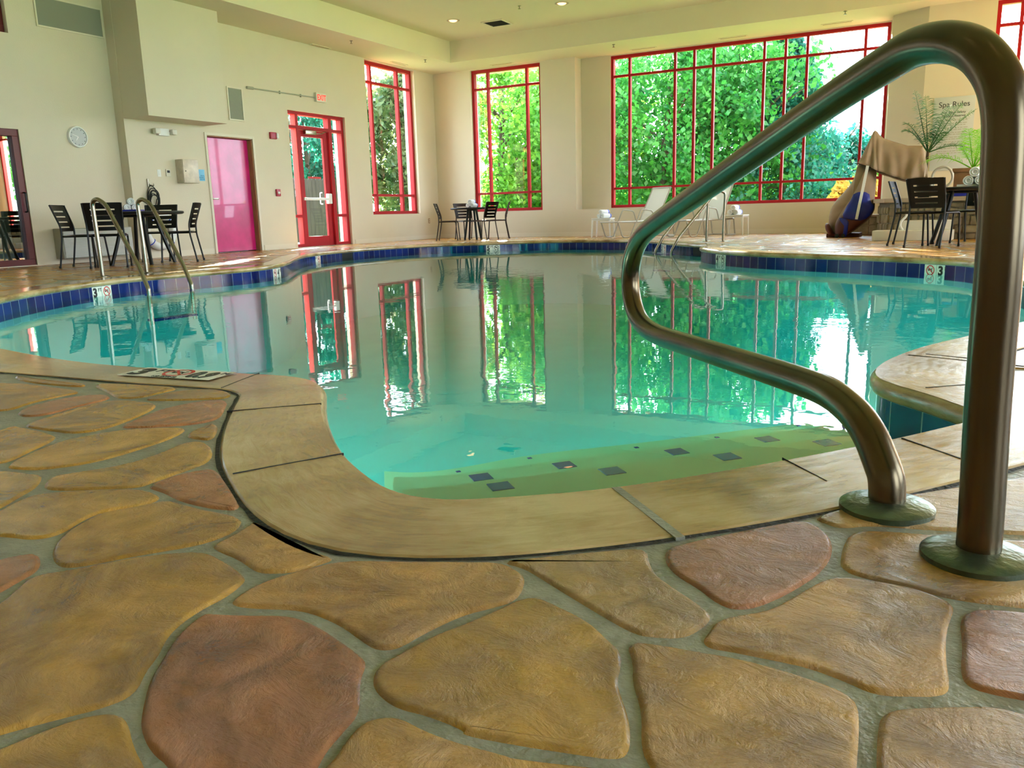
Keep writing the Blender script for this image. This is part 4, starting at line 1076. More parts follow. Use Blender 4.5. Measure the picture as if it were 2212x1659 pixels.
chair(-10.56,17.46,.85,-.50,'dark brown slatted chair, farther of the two left of the corner table',gB,'brown')
chair(-9.84,16.95,-.97,.12,'dark brown slatted chair, nearer of the two right of the corner table',gB,'brown')
chair(-9.82,17.62,-.85,-.5,'dark brown slatted chair, farther of the two right of the corner table',gB,'brown')
table(.06,12.55,.60,'round black patio table on the right deck before the stone spa', .30, radians(8))
gC = 'black chairs at the right table'
chair(-.26,11.98,.40,.90,'black slatted chair with its back to the pool at the right table',gC)
chair(-.52,12.58,.97,-.10,'black slatted chair at the left side of the right table',gC)
chair(.24,13.22,-.35,-.93,'black slatted chair on the spa side of the right table',gC)
chair(.92,12.35,-.97,.15,'black slatted chair right of the large grab rail post at the right table',gC)

# ------------------------------------------------------------------ rolled towels
def make_towel(r=.05, L=.30):
    t = thing('rolled_towel', 'x', 'towel')
    bm = bmesh.new(); lathe(bm, [(0,-L/2+.006),(r*.25,-L/2+.012),(r*.5,-L/2),(r*.65,-L/2+.010),(r*.85,-L/2),(r,-L/2+.012),(r*1.02,0),(r,L/2-.012),(r*.85,L/2),(r*.65,L/2-.010),(r*.5,L/2),(r*.25,L/2-.012),(0,L/2-.006)], (0,0,r), 22, axis='X')
    obj('towel_roll', bm, 'towel', t)
    bm = bmesh.new(); lathe(bm, [(r*1.03,L/2-.055),(r*1.035,L/2-.050),(r*1.035,L/2-.028),(r*1.03,L/2-.023)], (0,0,r), 22, axis='X')
    o = obj('stripe', bm, 'blue', t); o['label'] = 'blue woven stripe'
    return t
TW = [None]
def towel(x, y, z, rz, label, group, s=1.0):
    if TW[0] is None: TW[0] = make_towel(); o = TW[0]; o.location = (x,y,z); o.rotation_euler = (0,0,rz); o['label'] = label; o['group'] = group
    else: o = dup(TW[0], (x,y,z), rz, label, group)
    o.scale = (s,s,s); return o
def towels(x, y, z, rz, where, s=1.0, group=None):
    a = Vector((-sin(rz),cos(rz),0))*.053*s
    towel(x-a.x,y-a.y,z,rz,'lower right of the three white rolled towels %s'%where,group,s)
    towel(x+a.x,y+a.y,z,rz,'lower left of the three white rolled towels %s'%where,group,s)
    towel(x,y,z+.085*s,rz,'topmost of the three white rolled towels %s'%where,group,s)
def tray(x, y, z, rz, m, label, w=.36, d=.26):
    t = thing('towel_tray', label, 'tray', (x,y,z), rz)
    bm = bmesh.new(); box(bm, (-w/2,-d/2,0), (w/2,d/2,.008), bevel=.003); obj('tray_base', bm, m, t)
    bm = bmesh.new()
    for q in ((-w/2,w/2,-d/2,-d/2+.01),(-w/2,w/2,d/2-.01,d/2),(-w/2,-w/2+.01,-d/2+.01,d/2-.01),(w/2-.01,w/2,-d/2+.01,d/2-.01)): box(bm, (q[0],q[2],.008), (q[1],q[3],.028))
    obj('tray_rim', bm, m, t)
vl = radians(-35)
tray(-10.52,8.02,.751,radians(125),'bluep','blue tray under the rolled towels on the left table')
towels(-10.52,8.02,.760,radians(145),'on the left table',1.0,'towels on the left table')
towels(-10.22,17.1,.751,radians(100),'on the corner table',1.0,'towels on the corner table')
tray(.20,12.35,.751,radians(0),'offw','white tray under the rolled towels on the right table', .46,.36)
towels(.19,12.33,.760,radians(80),'on the right table',1.25,'towels on the right table')

# ------------------------------------------------------------------ loungers and side tables
def lounger(foot, head, label):
    foot = Vector((*foot,0)); head = Vector((*head,0)); d = head-foot; L_ = 1.72; rz = atan2(d.y,d.x)
    t = thing('chaise_lounge', label, 'lounger', foot, rz, 'white chaise lounges under the wide window')
    W2 = .31; zs = .34
    def slab(name, P, m, th=.012):
        bm = bmesh.new(); prev = None
        for p in P:
            a = (bm.verts.new((p[0],-W2+.02,p[1])), bm.verts.new((p[0],W2-.02,p[1])))
            if prev: bm.faces.new((prev[0],a[0],a[1],prev[1]))
            prev = a
        bmesh.ops.solidify(bm, geom=bm.faces[:], thickness=th); return obj(name, bm, m, t)
    slab('seat_sling', [(0.02,zs+.01),(.3,zs-.005),(.7,zs-.01),(1.08,zs+.01)], 'sling')
    slab('back_sling', [(1.08,zs+.02),(1.20,zs+.24),(1.32,zs+.46),(1.44,zs+.70)], 'sling')
    for s in (-1,1):
        y = s*W2
        bm = bmesh.new(); tube(bm, [(0,y,zs),(.5,y,zs-.012),(1.1,y,zs),(1.5,y,zs+.005)], .017, 10); obj('side_rail', bm, 'pipe', t)
        bm = bmesh.new(); tube(bm, fillet([(1.08,y,zs+.01),(1.2,y,zs+.24),(1.45,y,zs+.71)], .3), .015, 10); obj('back_rail', bm, 'pipe', t)
        bm = bmesh.new(); tube(bm, fillet([(.02,y,zs),(.14,y,.015),(.34,y,.015),(.50,y,zs)], .09, 8), .015, 10); obj('leg', bm, 'pipe', t)
        bm = bmesh.new(); tube(bm, fillet([(.50,y+s*.02,zs),(.62,y+s*.02,zs+.26),(.92,y+s*.02,zs+.22),(1.0,y+s*.02,zs)], .09, 8), .014, 10); obj('armrest', bm, 'pipe', t)
        bm = bmesh.new(); tube(bm, [(1.25,y,zs),(1.30,y,.015)], .015, 8); tube(bm, [(1.50,y,zs),(1.56,y,.015)], .015, 8); tube(bm, [(1.28,y,.015),(1.58,y,.015)], .014, 8); obj('leg', bm, 'wood' if False else 'pipe', t)
    bm = bmesh.new(); tube(bm, [(1.57,-W2,.016),(1.57,W2,.016)], .014, 8); tube(bm, [(0,-W2,zs),(0,W2,zs)], .016, 8); tube(bm, [(1.45,-W2,zs+.71),(1.45,W2,zs+.71)], .015, 8); obj('cross_bar', bm, 'pipe', t)
    return t
lounger((-6.62,16.80), (-5.72,18.2), 'white sling chaise lounge nearest the left side table')
lounger((-5.15,16.75), (-4.45,18.2), 'white sling chaise lounge behind the right pool ladder')
def sidetable(x, y, rz, label):
    t = thing('plastic_side_table', label, 'side table', (x,y,0), rz, 'white plastic side tables')
    bm = bmesh.new(); box(bm, (-.22,-.20,.40), (.22,.20,.425), bevel=.008); box(bm, (-.20,-.18,.37), (.20,.18,.40)); obj('tabletop', bm, 'white', t)
    for sx in (-1,1):
        for sy in (-1,1):
            bm = bmesh.new(); tube(bm, [(sx*.195,sy*.175,.39),(sx*.215,sy*.19,0)], [.024,.014], 8); obj('leg', bm, 'white', t)
    return t
sidetable(-7.05,17.55,.1,'white plastic side table left of the loungers'); sidetable(-4.12,17.75,-.1,'white plastic side table right of the loungers')
towels(-7.02,17.55,.425,radians(75),'left of the loungers',1.0,'towels on the left side table')
towels(-4.14,17.75,.425,radians(85),'right of the loungers',1.1,'towels on the right side table')

# ------------------------------------------------------------------ stone spa
SP = [(-1.22,16.95),(-1.18,15.55),(-.98,15.1),(-.45,14.72),(.10,14.55),(.9,14.22),(2.2,13.9),(4.6,13.9),(4.6,17.9),(-.9,17.9)]
spa = thing('stone_spa', 'raised spa tub with irregular stone veneer and pink stone cap', 'spa', (0,0,0))
bm = bmesh.new(); prism(bm, SP, 0, .58); bmesh.ops.recalc_face_normals(bm, faces=bm.faces); obj('core_wall', bm, 'mortar', spa, smooth=False)
bm = bmesh.new(); rnd = random.Random(5)
for k in range(7):
    a, b = Vector((*SP[k],0)), Vector((*SP[k+1],0)); e = b-a; Ln = e.length; e.normalize(); n_ = Vector((e.y,-e.x,0))
    if n_.dot(Vector((0,-1,0))) < -.2: n_ = -n_
    z = .0
    while z < .50:
        h = rnd.choice([.09,.12,.15]); h = min(h,.56-z); u = rnd.uniform(-.08,0)
        while u < Ln:
            l = rnd.uniform(.10,.26); ua, ub = max(u,0)+.006, min(u+l,Ln)-.006; u += l
            if ub-ua < .04: continue
            q = .02+rnd.uniform(0,.018); p0 = a+e*ua; p1 = a+e*ub
            vs = []
            for p in (p0,p1,p1+n_*q,p0+n_*q):
                for zz in (z+.006,z+h-.006): vs.append(bm.verts.new((p.x,p.y,zz)))
            f = [(0,2,3,1),(2,4,5,3),(4,6,7,5),(6,0,1,7),(1,3,5,7),(0,6,4,2)]
            fs = [bm.faces.new([vs[i] for i in ff]) for ff in f]
            bmesh.ops.bevel(bm, geom=list(set(x for ff in fs for x in ff.edges)), offset=.010, segments=2, affect='EDGES')
        z += h
bmesh.ops.recalc_face_normals(bm, faces=bm.faces)
obj('stone_veneer', bm, 'stone', spa)
bm = bmesh.new()
C0 = Vector((1.8,16,0)); capo = [((p[0]-C0.x)*1.03+C0.x-.01, (p[1]-C0.y)*1.03+C0.y-.02) for p in SP]; capo[-1] = SP[-1]; capo[-2] = SP[-2]; capi = [((p[0]-C0.x)*.72+C0.x, (p[1]-C0.y)*.62+C0.y) for p in SP]
n = len(SP)
for za,zb in ((.58,.645),):
    O0 = [bm.verts.new((*p,za)) for p in capo]; O1 = [bm.verts.new((*p,zb)) for p in capo]; I1 = [bm.verts.new((*p,zb)) for p in capi]; I0 = [bm.verts.new((*p,za)) for p in capi]
    for k in range(n):
        j = (k+1)%n
        bm.faces.new((O0[k],O0[j],O1[j],O1[k])); bm.faces.new((O1[k],O1[j],I1[j],I1[k])); bm.faces.new((I1[k],I1[j],I0[j],I0[k]))
obj('cap', bm, 'cap', spa, smooth=False)
# low stone planter wall left of the spa
lw = thing('stone_ledge', 'low stone veneer ledge between the covered lift and the spa', 'ledge', (0,0,0))
bm = bmesh.new(); z = 0
box(bm, (-2.0,16.95,0), (-1.22,17.3,.33))
rnd = random.Random(9)
u = -2.0
while u < -1.24:
    l = rnd.uniform(.10,.2); box(bm, (u+.004,16.925,.01), (min(u+l,-1.23)-.004,16.96,.17+rnd.uniform(-.02,.02)), bevel=.008); box(bm, (u+.004,16.93,.19), (min(u+l,-1.23)-.004,16.96,.32), bevel=.008); u += l
obj('veneer', bm, 'stone', lw)
bm = bmesh.new(); box(bm, (-2.04,16.88,.33), (-1.2,17.34,.375), bevel=.01); obj('cap', bm, 'cap', lw)
# white steps in front of the spa
t = thing('spa_step', 'white moulded step block at the foot of the stone spa', 'step', (-.78,14.22,0), radians(-4))
bm = bmesh.new(); box(bm, (-.36,-.17,0), (.75,.24,.155), bevel=.012); obj('lower_tread', bm, 'offw', t)
bm = bmesh.new(); box(bm, (-.02,.02,.155), (.72,.24,.30), bevel=.012); obj('upper_tread', bm, 'offw', t)
t = thing('step_lever', 'small white curved grip standing on the spa step', 'handle', (-.72,14.20,.155))
bm = bmesh.new(); tube(bm, chaikin([(0,0,0),(-.05,0,.07),(-.03,0,.15),(.03,0,.20),(.04,0,.27)],2,False), [.012]*3+[.018]*11+[.01]*0 if False else .016, 8); obj('grip', bm, 'white', t)
# spa hand rail
t = thing('spa_handrail', 'curved white metal handrail loop on the spa edge', 'handrail', (0,15.2,.64))
c_ = [UY(1880+x/5.53,260+y/5.53,15.2)-Vector((0,15.2,.64)) for x,y in ((735,700),(745,640),(790,580),(880,550),(945,570),(985,640),(980,720),(930,775),(880,800))]
bm = bmesh.new(); P = [Vector((c_[0].x,0,0))]+c_+[Vector((c_[-1].x-.03,0,.0))]; tube(bm, chaikin(P,3,False), .019, 12); obj('rail', bm, 'pipe', t)
# towel / cushion on cap
t = thing('folded_blue_towel', 'blue folded towel on the spa cap behind the right table', 'towel', (.02,15.0,.645))
bm = bmesh.new(); box(bm, (-.18,-.12,0), (.16,.12,.09), bevel=.02); obj('fold', bm, 'bluep', t)

# ------------------------------------------------------------------ palms
def frond(bm, base, tip_dir, L_, droop, n=34, ll=.34, w=.0045, lift=.6, face=None):
    d = Vector(tip_dir).normalized(); P = []
    N_ = 18
    for k in range(N_+1):
        s = k/N_; p = Vector(base)+d*(L_*s) + Vector((0,0,1))*(-droop*s*s*s)
        P.append(p)
    tube(bm, P, [.010*(1-k/N_)+.002 for k in range(N_+1)], 6)
    side = d.cross(Vector((0,0,1))).normalized()
    for k in range(n):
        s = .18+.80*k/n; i = min(int(s*N_),N_-1); f = s*N_-i; p = P[i].lerp(P[i+1],f); t_ = (P[i+1]-P[i]).normalized()
        upv = side.cross(t_).normalized()
        for sg in (-1,1):
            l = ll*1.25*sin(pi*(.15+.8*s))**.7*(1 if s<.9 else .7)
            dir_ = (side*sg*.95+t_*rnd.uniform(.25,.55)+upv*(lift*rnd.uniform(.1,.7))).normalized()
            a = p; b = p+dir_*l*.5+Vector((0,0,-.02*l)); c = p+dir_*l+Vector((0,0,-.30*l))
            wv_ = t_*w
            v = [bm.verts.new(q) for q in (a-wv_*.5,a+wv_*.5,b+wv_,b-wv_,c)]
            bm.faces.new((v[0],v[1],v[2],v[3])); bm.faces.new((v[3],v[2],v[4]))
def palm(name, label, base, pot, fr, m, trunk_h=0):
    t = thing(name, label, 'plant', base)
    pot(t)
    for (d,L_,dr,ll) in fr:
        bm = bmesh.new(); frond(bm, (0,0,trunk_h), d, L_, dr, ll=ll); obj('frond', bm, m, t)
    return t
def pot1(t):
    bm = bmesh.new(); lathe(bm, [(.11,-.0),(.15,.30),(.17,.31),(.17,.34),(.15,.34),(.14,.30),(0,.30)], seg=28); obj('pot', bm, 'black', t)
    bm = bmesh.new(); tube(bm, [(0,0,.28),(-.01,0,.5),(0,0,.78)], [.035,.03,.022], 10); obj('trunk', bm, 'bark', t)
palm('potted_palm', 'dull green feathery palm in a black pot behind the covered lift', (-.52,16.2,.645), pot1,
     [((-.25,.1,1),1.15,.05,.30),((.55,-.2,1),1.0,.1,.28),((-.5,.2,.9),.85,.2,.24),((-.1,-.1,1),.95,.0,.26),((.75,.0,.85),1.05,.12,.26),((.35,.2,1),.9,.05,.26),((-.45,0,.7),.8,.3,.2),((.9,.2,.35),.8,.35,.24),((.2,-.3,.6),.6,.25,.22)], 'palmA', .76)
def pot2(t):
    bm = bmesh.new(); box(bm, (-.27,-.2,0), (.75,.2,.40), bevel=.01); box(bm, (-.30,-.23,.40), (.78,.23,.46), bevel=.01); obj('planter_box', bm, 'terra', t)
palm('planter_palm', 'bright green palm in the brown planter box beside the spa sign', (.18,15.95,.645), pot2,
     [((-.95,-.05,.62),1.05,.62,.34),((.22,0,1),1.15,.0,.36),((-.15,.2,1),.8,.1,.26),((.4,-.3,.8),.8,.3,.28),((.55,0,1),1.05,.15,.34),((-.45,.1,1),.55,.15,.2),((.85,.1,.75),1.0,.35,.32),((.1,.3,.9),.8,.1,.3)], 'palmB', .44)
# spa rules sign
t = thing('spa_rules_sign', 'large pale Spa Rules sign on the wall behind the palms', 'sign', (-.19,YS,1.15))
bm = bmesh.new(); box(bm, (-.34,-.015,0), (.34,0,1.33), bevel=.003); obj('panel', bm, 'signw', t)
text('heading', 'Spa Rules', .135, 'txtblack', (0,-.0165,1.15), (1,0,0), (0,0,1), t, 'CENTER')
text('subheading', 'For Your Safety\nPlease Observe', .062, 'txtblack', (0,-.0165,1.03), (1,0,0), (0,0,1), t, 'CENTER')
bm = bmesh.new(); z = .90; rnd = random.Random(2)
quad(bm, [(-.27,-.0165,.925),(.27,-.0165,.925),(.27,-.0165,.930),(-.27,-.0165,.930)])
for k in range(15):
    x = -.24
    while x < .2:
        l = rnd.uniform(.02,.07); quad(bm, [(x,-.0165,z),(x+l,-.0165,z),(x+l,-.0165,z+.012),(x,-.0165,z+.012)]); x += l+.012
    z -= .034 if k%2 else .05
obj('small_print', bm, 'louver', t, smooth=False)

# ------------------------------------------------------------------ covered pool lift
def pillow(bm, outline, y0, depth, rings=8, back=True, wob=.0, rnd=None, cen=None, sm=2):
    """solid with the given x-z outline, bulging toward -y"""
    pts = chaikin([(p[0],0,p[1]) for p in outline], sm)
    n = len(pts); c = Vector((sum(p.x for p in pts)/n,0,sum(p.z for p in pts)/n)) if cen is None else Vector((cen[0],0,cen[1]))
    for sg in ((-1,1) if back else (-1,)):
        R_ = []
        for k in range(rings+1):
            s = 1-k/rings; dep = depth*sqrt(max(0,1-s*s))*sg
            if k == rings: R_.append([bm.verts.new((c.x,y0+depth*sg,c.z))]); continue
            ring = []
            for i,p in enumerate(pts):
                q = c+(p-c)*s; w_ = wob*sin(i*2*pi/n*9+k*.5)*s*(1 if k else 0)
                ring.append(bm.verts.new((q.x,y0+dep+w_*(-sg)*0+w_,q.z)))
            R_.append(ring)
        for k in range(rings-1):
            for i in range(n): bm.faces.new((R_[k][i],R_[k][(i+1)%n],R_[k+1][(i+1)%n],R_[k+1][i]))
        for i in range(n): bm.faces.new((R_[rings-1][i],R_[rings-1][(i+1)%n],R_[rings][0]))
    bmesh.ops.remove_doubles(bm, verts=bm.verts, dist=1e-4)
    bmesh.ops.recalc_face_normals(bm, faces=bm.faces)
LY = 15.9
def Lp(L_, y=LY): return [(lambda p:(p.x,p.z))(UY(1760+x/6.38,270+y_/6.38,y)) for x,y_ in L_]
lift = thing('covered_pool_lift', 'pool lift under a tan canvas cover with a blue seat showing', 'pool lift', (-1.6,15.9,0))
def lp_obj(name, L_, y0, dep, m, **k):
    bm = bmesh.new(); pillow(bm, Lp(L_, y0), y0, dep, **k)
    for v in bm.verts: v.co -= Vector((-1.6,15.9,0))
    for v in bm.verts:
        if v.co.z < .004: v.co.z = .004
    return obj(name, bm, m, lift)
bag = lp_obj('lower_cover', [(600,500),(740,480),(860,600),(845,800),(825,1000),(832,1150),(800,1220),(750,1300),(560,1450),(400,1545),(280,1515),(205,1420),(188,1320),(210,1180),(280,1050),(400,930),(520,790),(575,640)], LY+.12, .30, 'canvas', wob=.012)
lp_obj('cover_opening', [(740,600),(830,760),(815,1000),(825,1150),(740,1290),(560,1440),(400,1540),(320,1540),(280,1490),(272,1400),(320,1260),(430,1090),(540,930),(620,780),(680,640)], LY-.10, .17, 'canvas', cen=None)
lp_obj('inner_lining', [(800,1120),(822,1160),(740,1290),(560,1430),(400,1530),(325,1540),(282,1485),(276,1400),(320,1280),(400,1220),(600,1250)], LY-.22, .10, 'maroon')
s_ = lp_obj('seat', [(545,925),(750,922),(768,1060),(822,1115),(800,1190),(735,1280),(600,1330),(470,1320),(370,1265),(430,1130),(495,1040)], LY-.30, .06, 'bluep', sm=1); s_['label'] = 'dark blue moulded plastic seat'
lp_obj('seat_edge', [(330,1275),(440,1290),(480,1330),(455,1440),(440,1540),(385,1552),(400,1440),(430,1350),(340,1310)], LY-.30, .05, 'bluep')
bm = bmesh.new(); P = [UY(1760+x/6.38,270+y/6.38,LY-.42) for x,y in ((728,560),(572,1300))]; 
e = (P[1]-P[0]).normalized(); sdd = Vector((e.z,0,-e.x))*.022
for q in (0,1): pass
vs = []
for p in P:
    for a_,b_ in ((-1,0),(1,0),(1,1),(-1,1)): vs.append(bm.verts.new(p+sdd*a_+Vector((0,.03*b_,0))-Vector((-1.6,15.9,0))))
for f in ((0,1,2,3),(7,6,5,4),(0,4,5,1),(1,5,6,2),(2,6,7,3),(3,7,4,0)): bm.faces.new([vs[i] for i in f])
obj('strap_bar', bm, 'white', lift, smooth=False)
# hood thrown over the lift arm
bm = bmesh.new()
top = Lp([(600,520),(700,320),(800,95),(825,72),(855,92),(890,140),(945,185),(1060,222),(1180,258),(1280,287),(1380,286),(1482,288),(1500,340),(1550,620)], LY-.1)
bot = Lp([(600,528),(620,534),(690,556),(760,580),(810,604),(860,632),(900,650),(1000,680),(1090,712),(1170,738),(1235,752),(1330,735),(1450,725),(1558,720)], LY-.1)
rows = 14; cols = []
fine = 6
def lerp2(L_, u):
    x = u*(len(L_)-1); i = min(int(x),len(L_)-2); f = x-i; return (L_[i][0]*(1-f)+L_[i+1][0]*f, L_[i][1]*(1-f)+L_[i+1][1]*f)
NU = 78
for side in (-1,1):
    G = []
    for i in range(NU+1):
        u = i/NU; a, b = lerp2(top,u), lerp2(bot,u); c_ = []
        for j in range(rows+1):
            v = j/rows; x = a[0]*(1-v)+b[0]*v; z = a[1]*(1-v)+b[1]*v
            th = .20*(v**.55)+.02
            fold = .028*sin(u*26+v*2.2)*v + .018*sin(u*47-v*4)*v
            if u < .03 or u > .97: th *= .55
            c_.append(bm.verts.new((x+1.6, (LY+.02+side*(th)+fold*(-side)) - 15.9, z - (0.03*(side>0)*v))))
        G.append(c_)
    for i in range(NU):
        for j in range(rows): bm.faces.new((G[i][j],G[i+1][j],G[i+1][j+1],G[i][j+1]))
bmesh.ops.remove_doubles(bm, verts=bm.verts, dist=.045 if False else 1e-4)
# close the ridge between both sides
o = obj('hood_cover', bm, 'canvas', lift)
md = o.modifiers.new('thickness', 'SOLIDIFY'); md.thickness = .006
bm = bmesh.new()
G = []
for i in range(NU+1):
    u = i/NU; a = lerp2(top,u); th = .02*(.55 if (u<.03 or u>.97) else 1)
    G.append([bm.verts.new((a[0]+1.6, LY+.02-th-15.9, a[1])), bm.verts.new((a[0]+1.6, LY+.02-15.9, a[1]+.008)), bm.verts.new((a[0]+1.6, LY+.02+th-15.9, a[1]))])
for i in range(NU):
    for j in range(2): bm.faces.new((G[i][j],G[i+1][j],G[i+1][j+1],G[i][j+1]))
obj('hood_seam', bm, 'canvas', lift)
bm = bmesh.new(); bl = [UY(1760+x/6.38,270+y/6.38,LY-.19) for x,y in ((600,530),(690,558),(760,582),(860,634),(1000,682),(1170,740),(1235,754))]
tube(bm, [p-Vector((-1.6,15.9,0)) for p in bl], .007, 6); obj('black_piping', bm, 'black', lift)
# lift base & footrest & mast
bm = bmesh.new(); box(bm, (-.45,-.1,0), (.1,.45,.07), bevel=.015); obj('base', bm, 'maroon', lift)
bm = bmesh.new(); m_ = Lp([(845,300),(760,620)]); tube(bm, [(-.30,.1,.05),(-.05,.1,.9),(.22,.08,1.66)], .035, 12); tube(bm, [(.22,.08,1.60),(.95,.06,1.46)], .03, 10); obj('mast', bm, 'white', lift)
fp = lp_obj('footrest', [(138,1362),(190,1345),(235,1440),(300,1520),(330,1545),(230,1545),(180,1500),(145,1440)], LY-.05, .12, 'maroon')
bm = bmesh.new(); lathe(bm, [(0,-.015),(.035,-.015),(.035,.015),(0,.015)], (-.24,-.34,.036), 14, axis='Y'); lathe(bm, [(0,-.015),(.035,-.015),(.035,.015),(0,.015)], (-.14,-.34,.036), 14, axis='Y'); obj('wheel', bm, 'rubber', lift)

# ------------------------------------------------------------------ outside
bm = bmesh.new()
gx0, gx1, gy0, gy1 = XC-TH, XR+TH, YF-TH, YN+.45
for q in ((-70,gx0,-30,90),(gx1,60,-30,90),(gx0,gx1,-30,gy0),(gx0,gx1,gy1,90)): quad(bm, [(q[0],q[2],-.25),(q[1],q[2],-.25),(q[1],q[3],-.25),(q[0],q[3],-.25)])
g = struct(obj('ground', bm, 'grass', smooth=False))
bm = bmesh.new(); prism(bm, [(-16.2,10),(XL-TH,10),(XL-TH,17),(-16.2,17)], -.24, -.02); M['conc']=mat('outdoor_concrete', (.5,.48,.44), .8, noise_amt=.1); struct(obj('patio_slab', bm, 'conc', smooth=False))
def leaves(bm, clusters, n, size, rnd, droop=0, elong=1.0):
    for _ in range(n):
        c, r = rnd.choice(clusters)
        v = Vector((rnd.gauss(0,1),rnd.gauss(0,1),rnd.gauss(0,1))); v = v.normalized()*(r*rnd.random()**.45)
        p = c+v; s = size*rnd.uniform(.6,1.3)
        a = Vector((rnd.gauss(0,1),rnd.gauss(0,1),rnd.gauss(0,1)-droop)).normalized(); b = a.cross(Vector((rnd.gauss(0,1),rnd.gauss(0,1),rnd.gauss(0,1)))).normalized()
        l = s*elong
        vs = [bm.verts.new(q) for q in (p-b*s*.5, p+a*l*.5-b*s*.1*0+b*0+a*0, p+b*s*.5, p-a*l*.5)]
        bm.faces.new(vs)
def tree(name, label, base, h, rad, m, n, size, seed, cz=None, kind='round', clusters=70, group='trees outside the windows', elong=1.6, low=0):
    rnd = random.Random(seed); t = thing(name, label, 'tree', base, 0, group)
    bm = bmesh.new(); th = h*.85
    tube(bm, [(0,0,-.1),(rnd.uniform(-.1,.1),rnd.uniform(-.1,.1),th*.4),(rnd.uniform(-.2,.2),rnd.uniform(-.2,.2),th)], [.18*h/7,.13*h/7,.03], 10)
    for k in range(9):
        a = rnd.uniform(0,2*pi); z = rnd.uniform(.25,.75)*th; L_ = rad*rnd.uniform(.5,.85)*(1 if kind=='round' else (1-z/h))
        tube(bm, [(0,0,z),(cos(a)*L_*.5,sin(a)*L_*.5,z+L_*(.35 if kind=='round' else -.05)),(cos(a)*L_,sin(a)*L_,z+L_*(.6 if kind=='round' else -.2))], [.07*h/7,.045*h/7,.012], 7)
    obj('trunk', bm, 'bark', t)
    cl = []
    for k in range(clusters):
        if kind == 'round':
            v = Vector((rnd.gauss(0,1),rnd.gauss(0,1),rnd.gauss(0,1))).normalized()*rnd.uniform(.35,1)**.6
            c = Vector((v.x*rad*.85, v.y*rad*.85, (low+h)/2+v.z*(h-low)*.45)); cl.append((c, rad*rnd.uniform(.12,.30)))
        else:
            z = rnd.uniform(.04,1)**.8; a = rnd.uniform(0,2*pi); rr = rad*(1-z)**.8*rnd.uniform(.3,1)
            cl.append((Vector((cos(a)*rr,sin(a)*rr,low+z*(h-low))), rad*.22*(1.15-z)))
    bm = bmesh.new(); leaves(bm, cl, n, size, rnd, 0 if kind=='round' else .8, elong)
    obj('foliage', bm, m, t, smooth=False)
    return t
def gp(px, py, y): p = UY(px,py,y); return (p.x,p.y,-.25)
tree('maple_tree', 'large leafy green tree filling the left part of the widest window', gp(1440,450,24.5), 6.4, 3.1, 'leafA', 16000, .115, 1, low=.3, clusters=130)
tree('maple_tree', 'large leafy green tree in the middle of the widest window', gp(1600,450,26.0), 6.6, 3.0, 'leafA', 16000, .12, 2, low=.3, clusters=130)
tree('conifer_tree', 'blue-green conifer right of centre in the widest window', gp(1690,450,26.5), 6.0, 2.7, 'leafB', 17000, .10, 3, kind='cone', low=.0, clusters=190)
tree('shrub', 'low dark bushy conifer behind the covered lift', gp(1795,440,31), 3.9, 2.6, 'leafB', 15000, .12, 4, low=0, clusters=70, group='shrubs outside the windows')
tree('shrub', 'small orange and green shrub outside behind the covered lift', gp(1850,440,23), 1.7, .9, 'leafE', 2500, .11, 14, low=0, clusters=30, group='shrubs outside the windows')
tree('young_tree', 'light green tree outside the window behind the corner table', gp(1082,450,23.5), 6.3, 3.0, 'leafC', 12500, .11, 5, low=.0, clusters=130)
tree('pine_tree', 'drooping pine outside the tall window in the left wall', (-14.85,20.9,-.25), 5.6, 2.0, 'leafD', 12000, .10, 6, low=.2, clusters=130, elong=2.5)
tree('pine_tree', 'green tree outside behind the wooden fence, seen through the glass door', (-19.6,22.0,-.25), 5.2, 2.0, 'leafB', 14000, .11, 8, low=.6, clusters=80)
tree('shade_tree', 'leafy tree outside the back wall between the middle and widest windows', gp(1250,450,26), 6.3, 3.2, 'leafC', 9000, .12, 9, low=.5, clusters=100)
rnd = random.Random(21)
for k,(x,y,r,h,mm,l) in enumerate(((-13.5,27.5,3.0,2.3,'leafC','bright hedge bush beyond the lawn at the far left of the back windows'),(-9.5,29,3.2,2.0,'leafC','bright hedge bush beyond the lawn left of the widest window'),(-5.6,30,3.2,1.9,'leafC','bright hedge bush low in the widest window, left part'),(-1.5,31,3.2,1.9,'leafC','bright hedge bush low in the widest window, right part'),(3.0,30,3.0,1.8,'leafC','bright hedge bush beyond the spa window'))):
    tree('hedge_bush', l, (x,y,-.25), h, r, mm, 3500, .2, 30+k, low=0, clusters=50, group='hedge bushes beyond the lawn')
# wooden fence
t = thing('wooden_fence', 'weathered grey dog-ear picket fence outside the glass door', 'fence', (-16.2,14.5,0), 0)
bm = bmesh.new(); rnd = random.Random(4)
y = -1.2
while y < 4.9:
    w = .14; z1 = 1.72+rnd.uniform(-.01,.01)
    a = [(y,-.2),(y+w,-.2),(y+w,z1-.05),(y+w-.035,z1),(y+.035,z1),(y,z1-.05)]
    F = [bm.verts.new((0,p[0],p[1])) for p in a]; Bk = [bm.verts.new((-.02,p[0],p[1])) for p in a]
    bm.faces.new(F); bm.faces.new(Bk[::-1])
    for k in range(6): bm.faces.new((F[k],Bk[k],Bk[(k+1)%6],F[(k+1)%6]))
    y += w+.012
obj('pickets', bm, 'fence', t, smooth=False)
bm = bmesh.new()
for z in (.3,1.3): box(bm, (-.07,-1.2,z), (-.02,4.9,z+.09))
obj('rail', bm, 'fence', t, smooth=False)
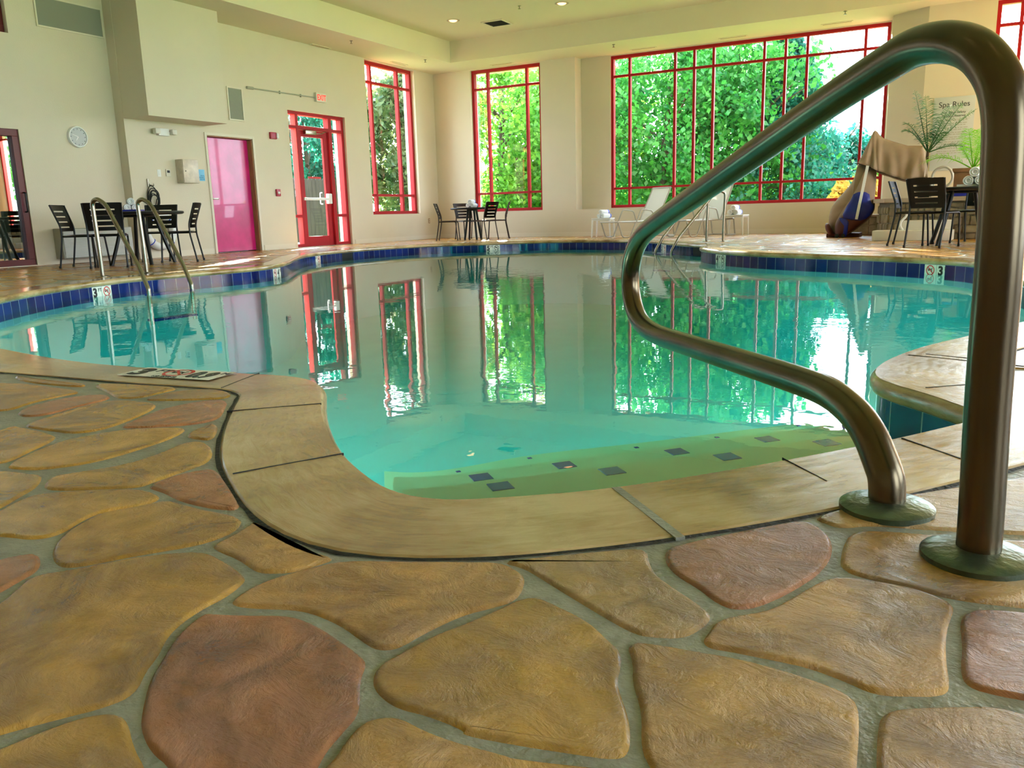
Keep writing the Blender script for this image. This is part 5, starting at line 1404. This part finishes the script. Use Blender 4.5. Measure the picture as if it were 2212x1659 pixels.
# bench outside in front of the fence
t = thing('patio_bench', 'dark wooden bench against the fence outside the glass door', 'bench', (-15.6,14.9,-.02), 0)
bm = bmesh.new(); box(bm, (-.25,-.6,.40), (.2,.6,.44)); obj('seat', bm, 'fence', t, smooth=False)
bm = bmesh.new(); box(bm, (-.30,-.6,.55), (-.26,.6,.62)); box(bm, (-.30,-.6,.70), (-.26,.6,.80)); obj('backrest', bm, 'fence', t, smooth=False)
for sy in (-.55,.5):
    for sx in (-.28,.15):
        bm = bmesh.new(); box(bm, (sx,sy,0), (sx+.05,sy+.05,.40 if sx > 0 else .80)); obj('leg', bm, 'fence', t, smooth=False)

# ------------------------------------------------------------------ light
w = bpy.data.worlds.new('sky'); SC.world = w; w.use_nodes = True
bg = w.node_tree.nodes['Background']; bg.inputs[0].default_value = (.72,.87,1,1); bg.inputs[1].default_value = SKY
s = bpy.data.lights.new('sun', 'SUN'); s.energy = SUN; s.angle = radians(.6); s.color = (1,.86,.66)
so = bpy.data.objects.new('sun', s); COL.objects.link(so)
az = Vector((.5,-.866,0)); el = radians(18); v = Vector((az.x*cos(el),az.y*cos(el),-sin(el)))
so.rotation_euler = v.to_track_quat('-Z','Y').to_euler()
spots = [(-9.66,15.67),(-7.15,15.69)]+[(x,y) for x in (-9.5,-6.2,-2.9,.4,3.4) for y in (-2,1.2,4.6,8.0,11.6)]+[(-2.9,15.7),(.4,15.4)]
for k,(x,y) in enumerate(spots):
    l = bpy.data.lights.new('downlight', 'SPOT'); l.energy = DOWN; l.spot_size = radians(115); l.spot_blend = .6; l.color = (1,.72,.42); l.shadow_soft_size = .07
    o = bpy.data.objects.new('downlight', l); COL.objects.link(o); o.location = (x,y,ZC-.03)

tree('shade_tree', 'leafy tree outside the windows of the right wall', (10.2,19.0,-.25), 6.0, 2.6, 'leafA', 9000, .13, 40, low=0, clusters=80)
for k,(x,y,dx,dy) in enumerate(((-6.3,3.35,.45,.9),(-7.0,4.12,.9,.45),(-3.9,2.42,-.2,1),(-2.9,2.30,.1,1),(.02,3.95,-.95,.35),(.40,5.1,-.8,.6),(.33,7.6,-1,.1))):  # unseen area lights added below the surface to brighten the water
    l = bpy.data.lights.new('added_pool_fill', 'AREA'); l.shape = 'DISK'; l.size = .3; l.energy = POOLW; l.color = (1,.98,.88)
    o = bpy.data.objects.new('added_pool_fill', l); COL.objects.link(o); o.location = (x+dx*.05,y+dy*.05,-.62)
    o.rotation_euler = Vector((dx,dy,-.12)).to_track_quat('-Z','Y').to_euler()
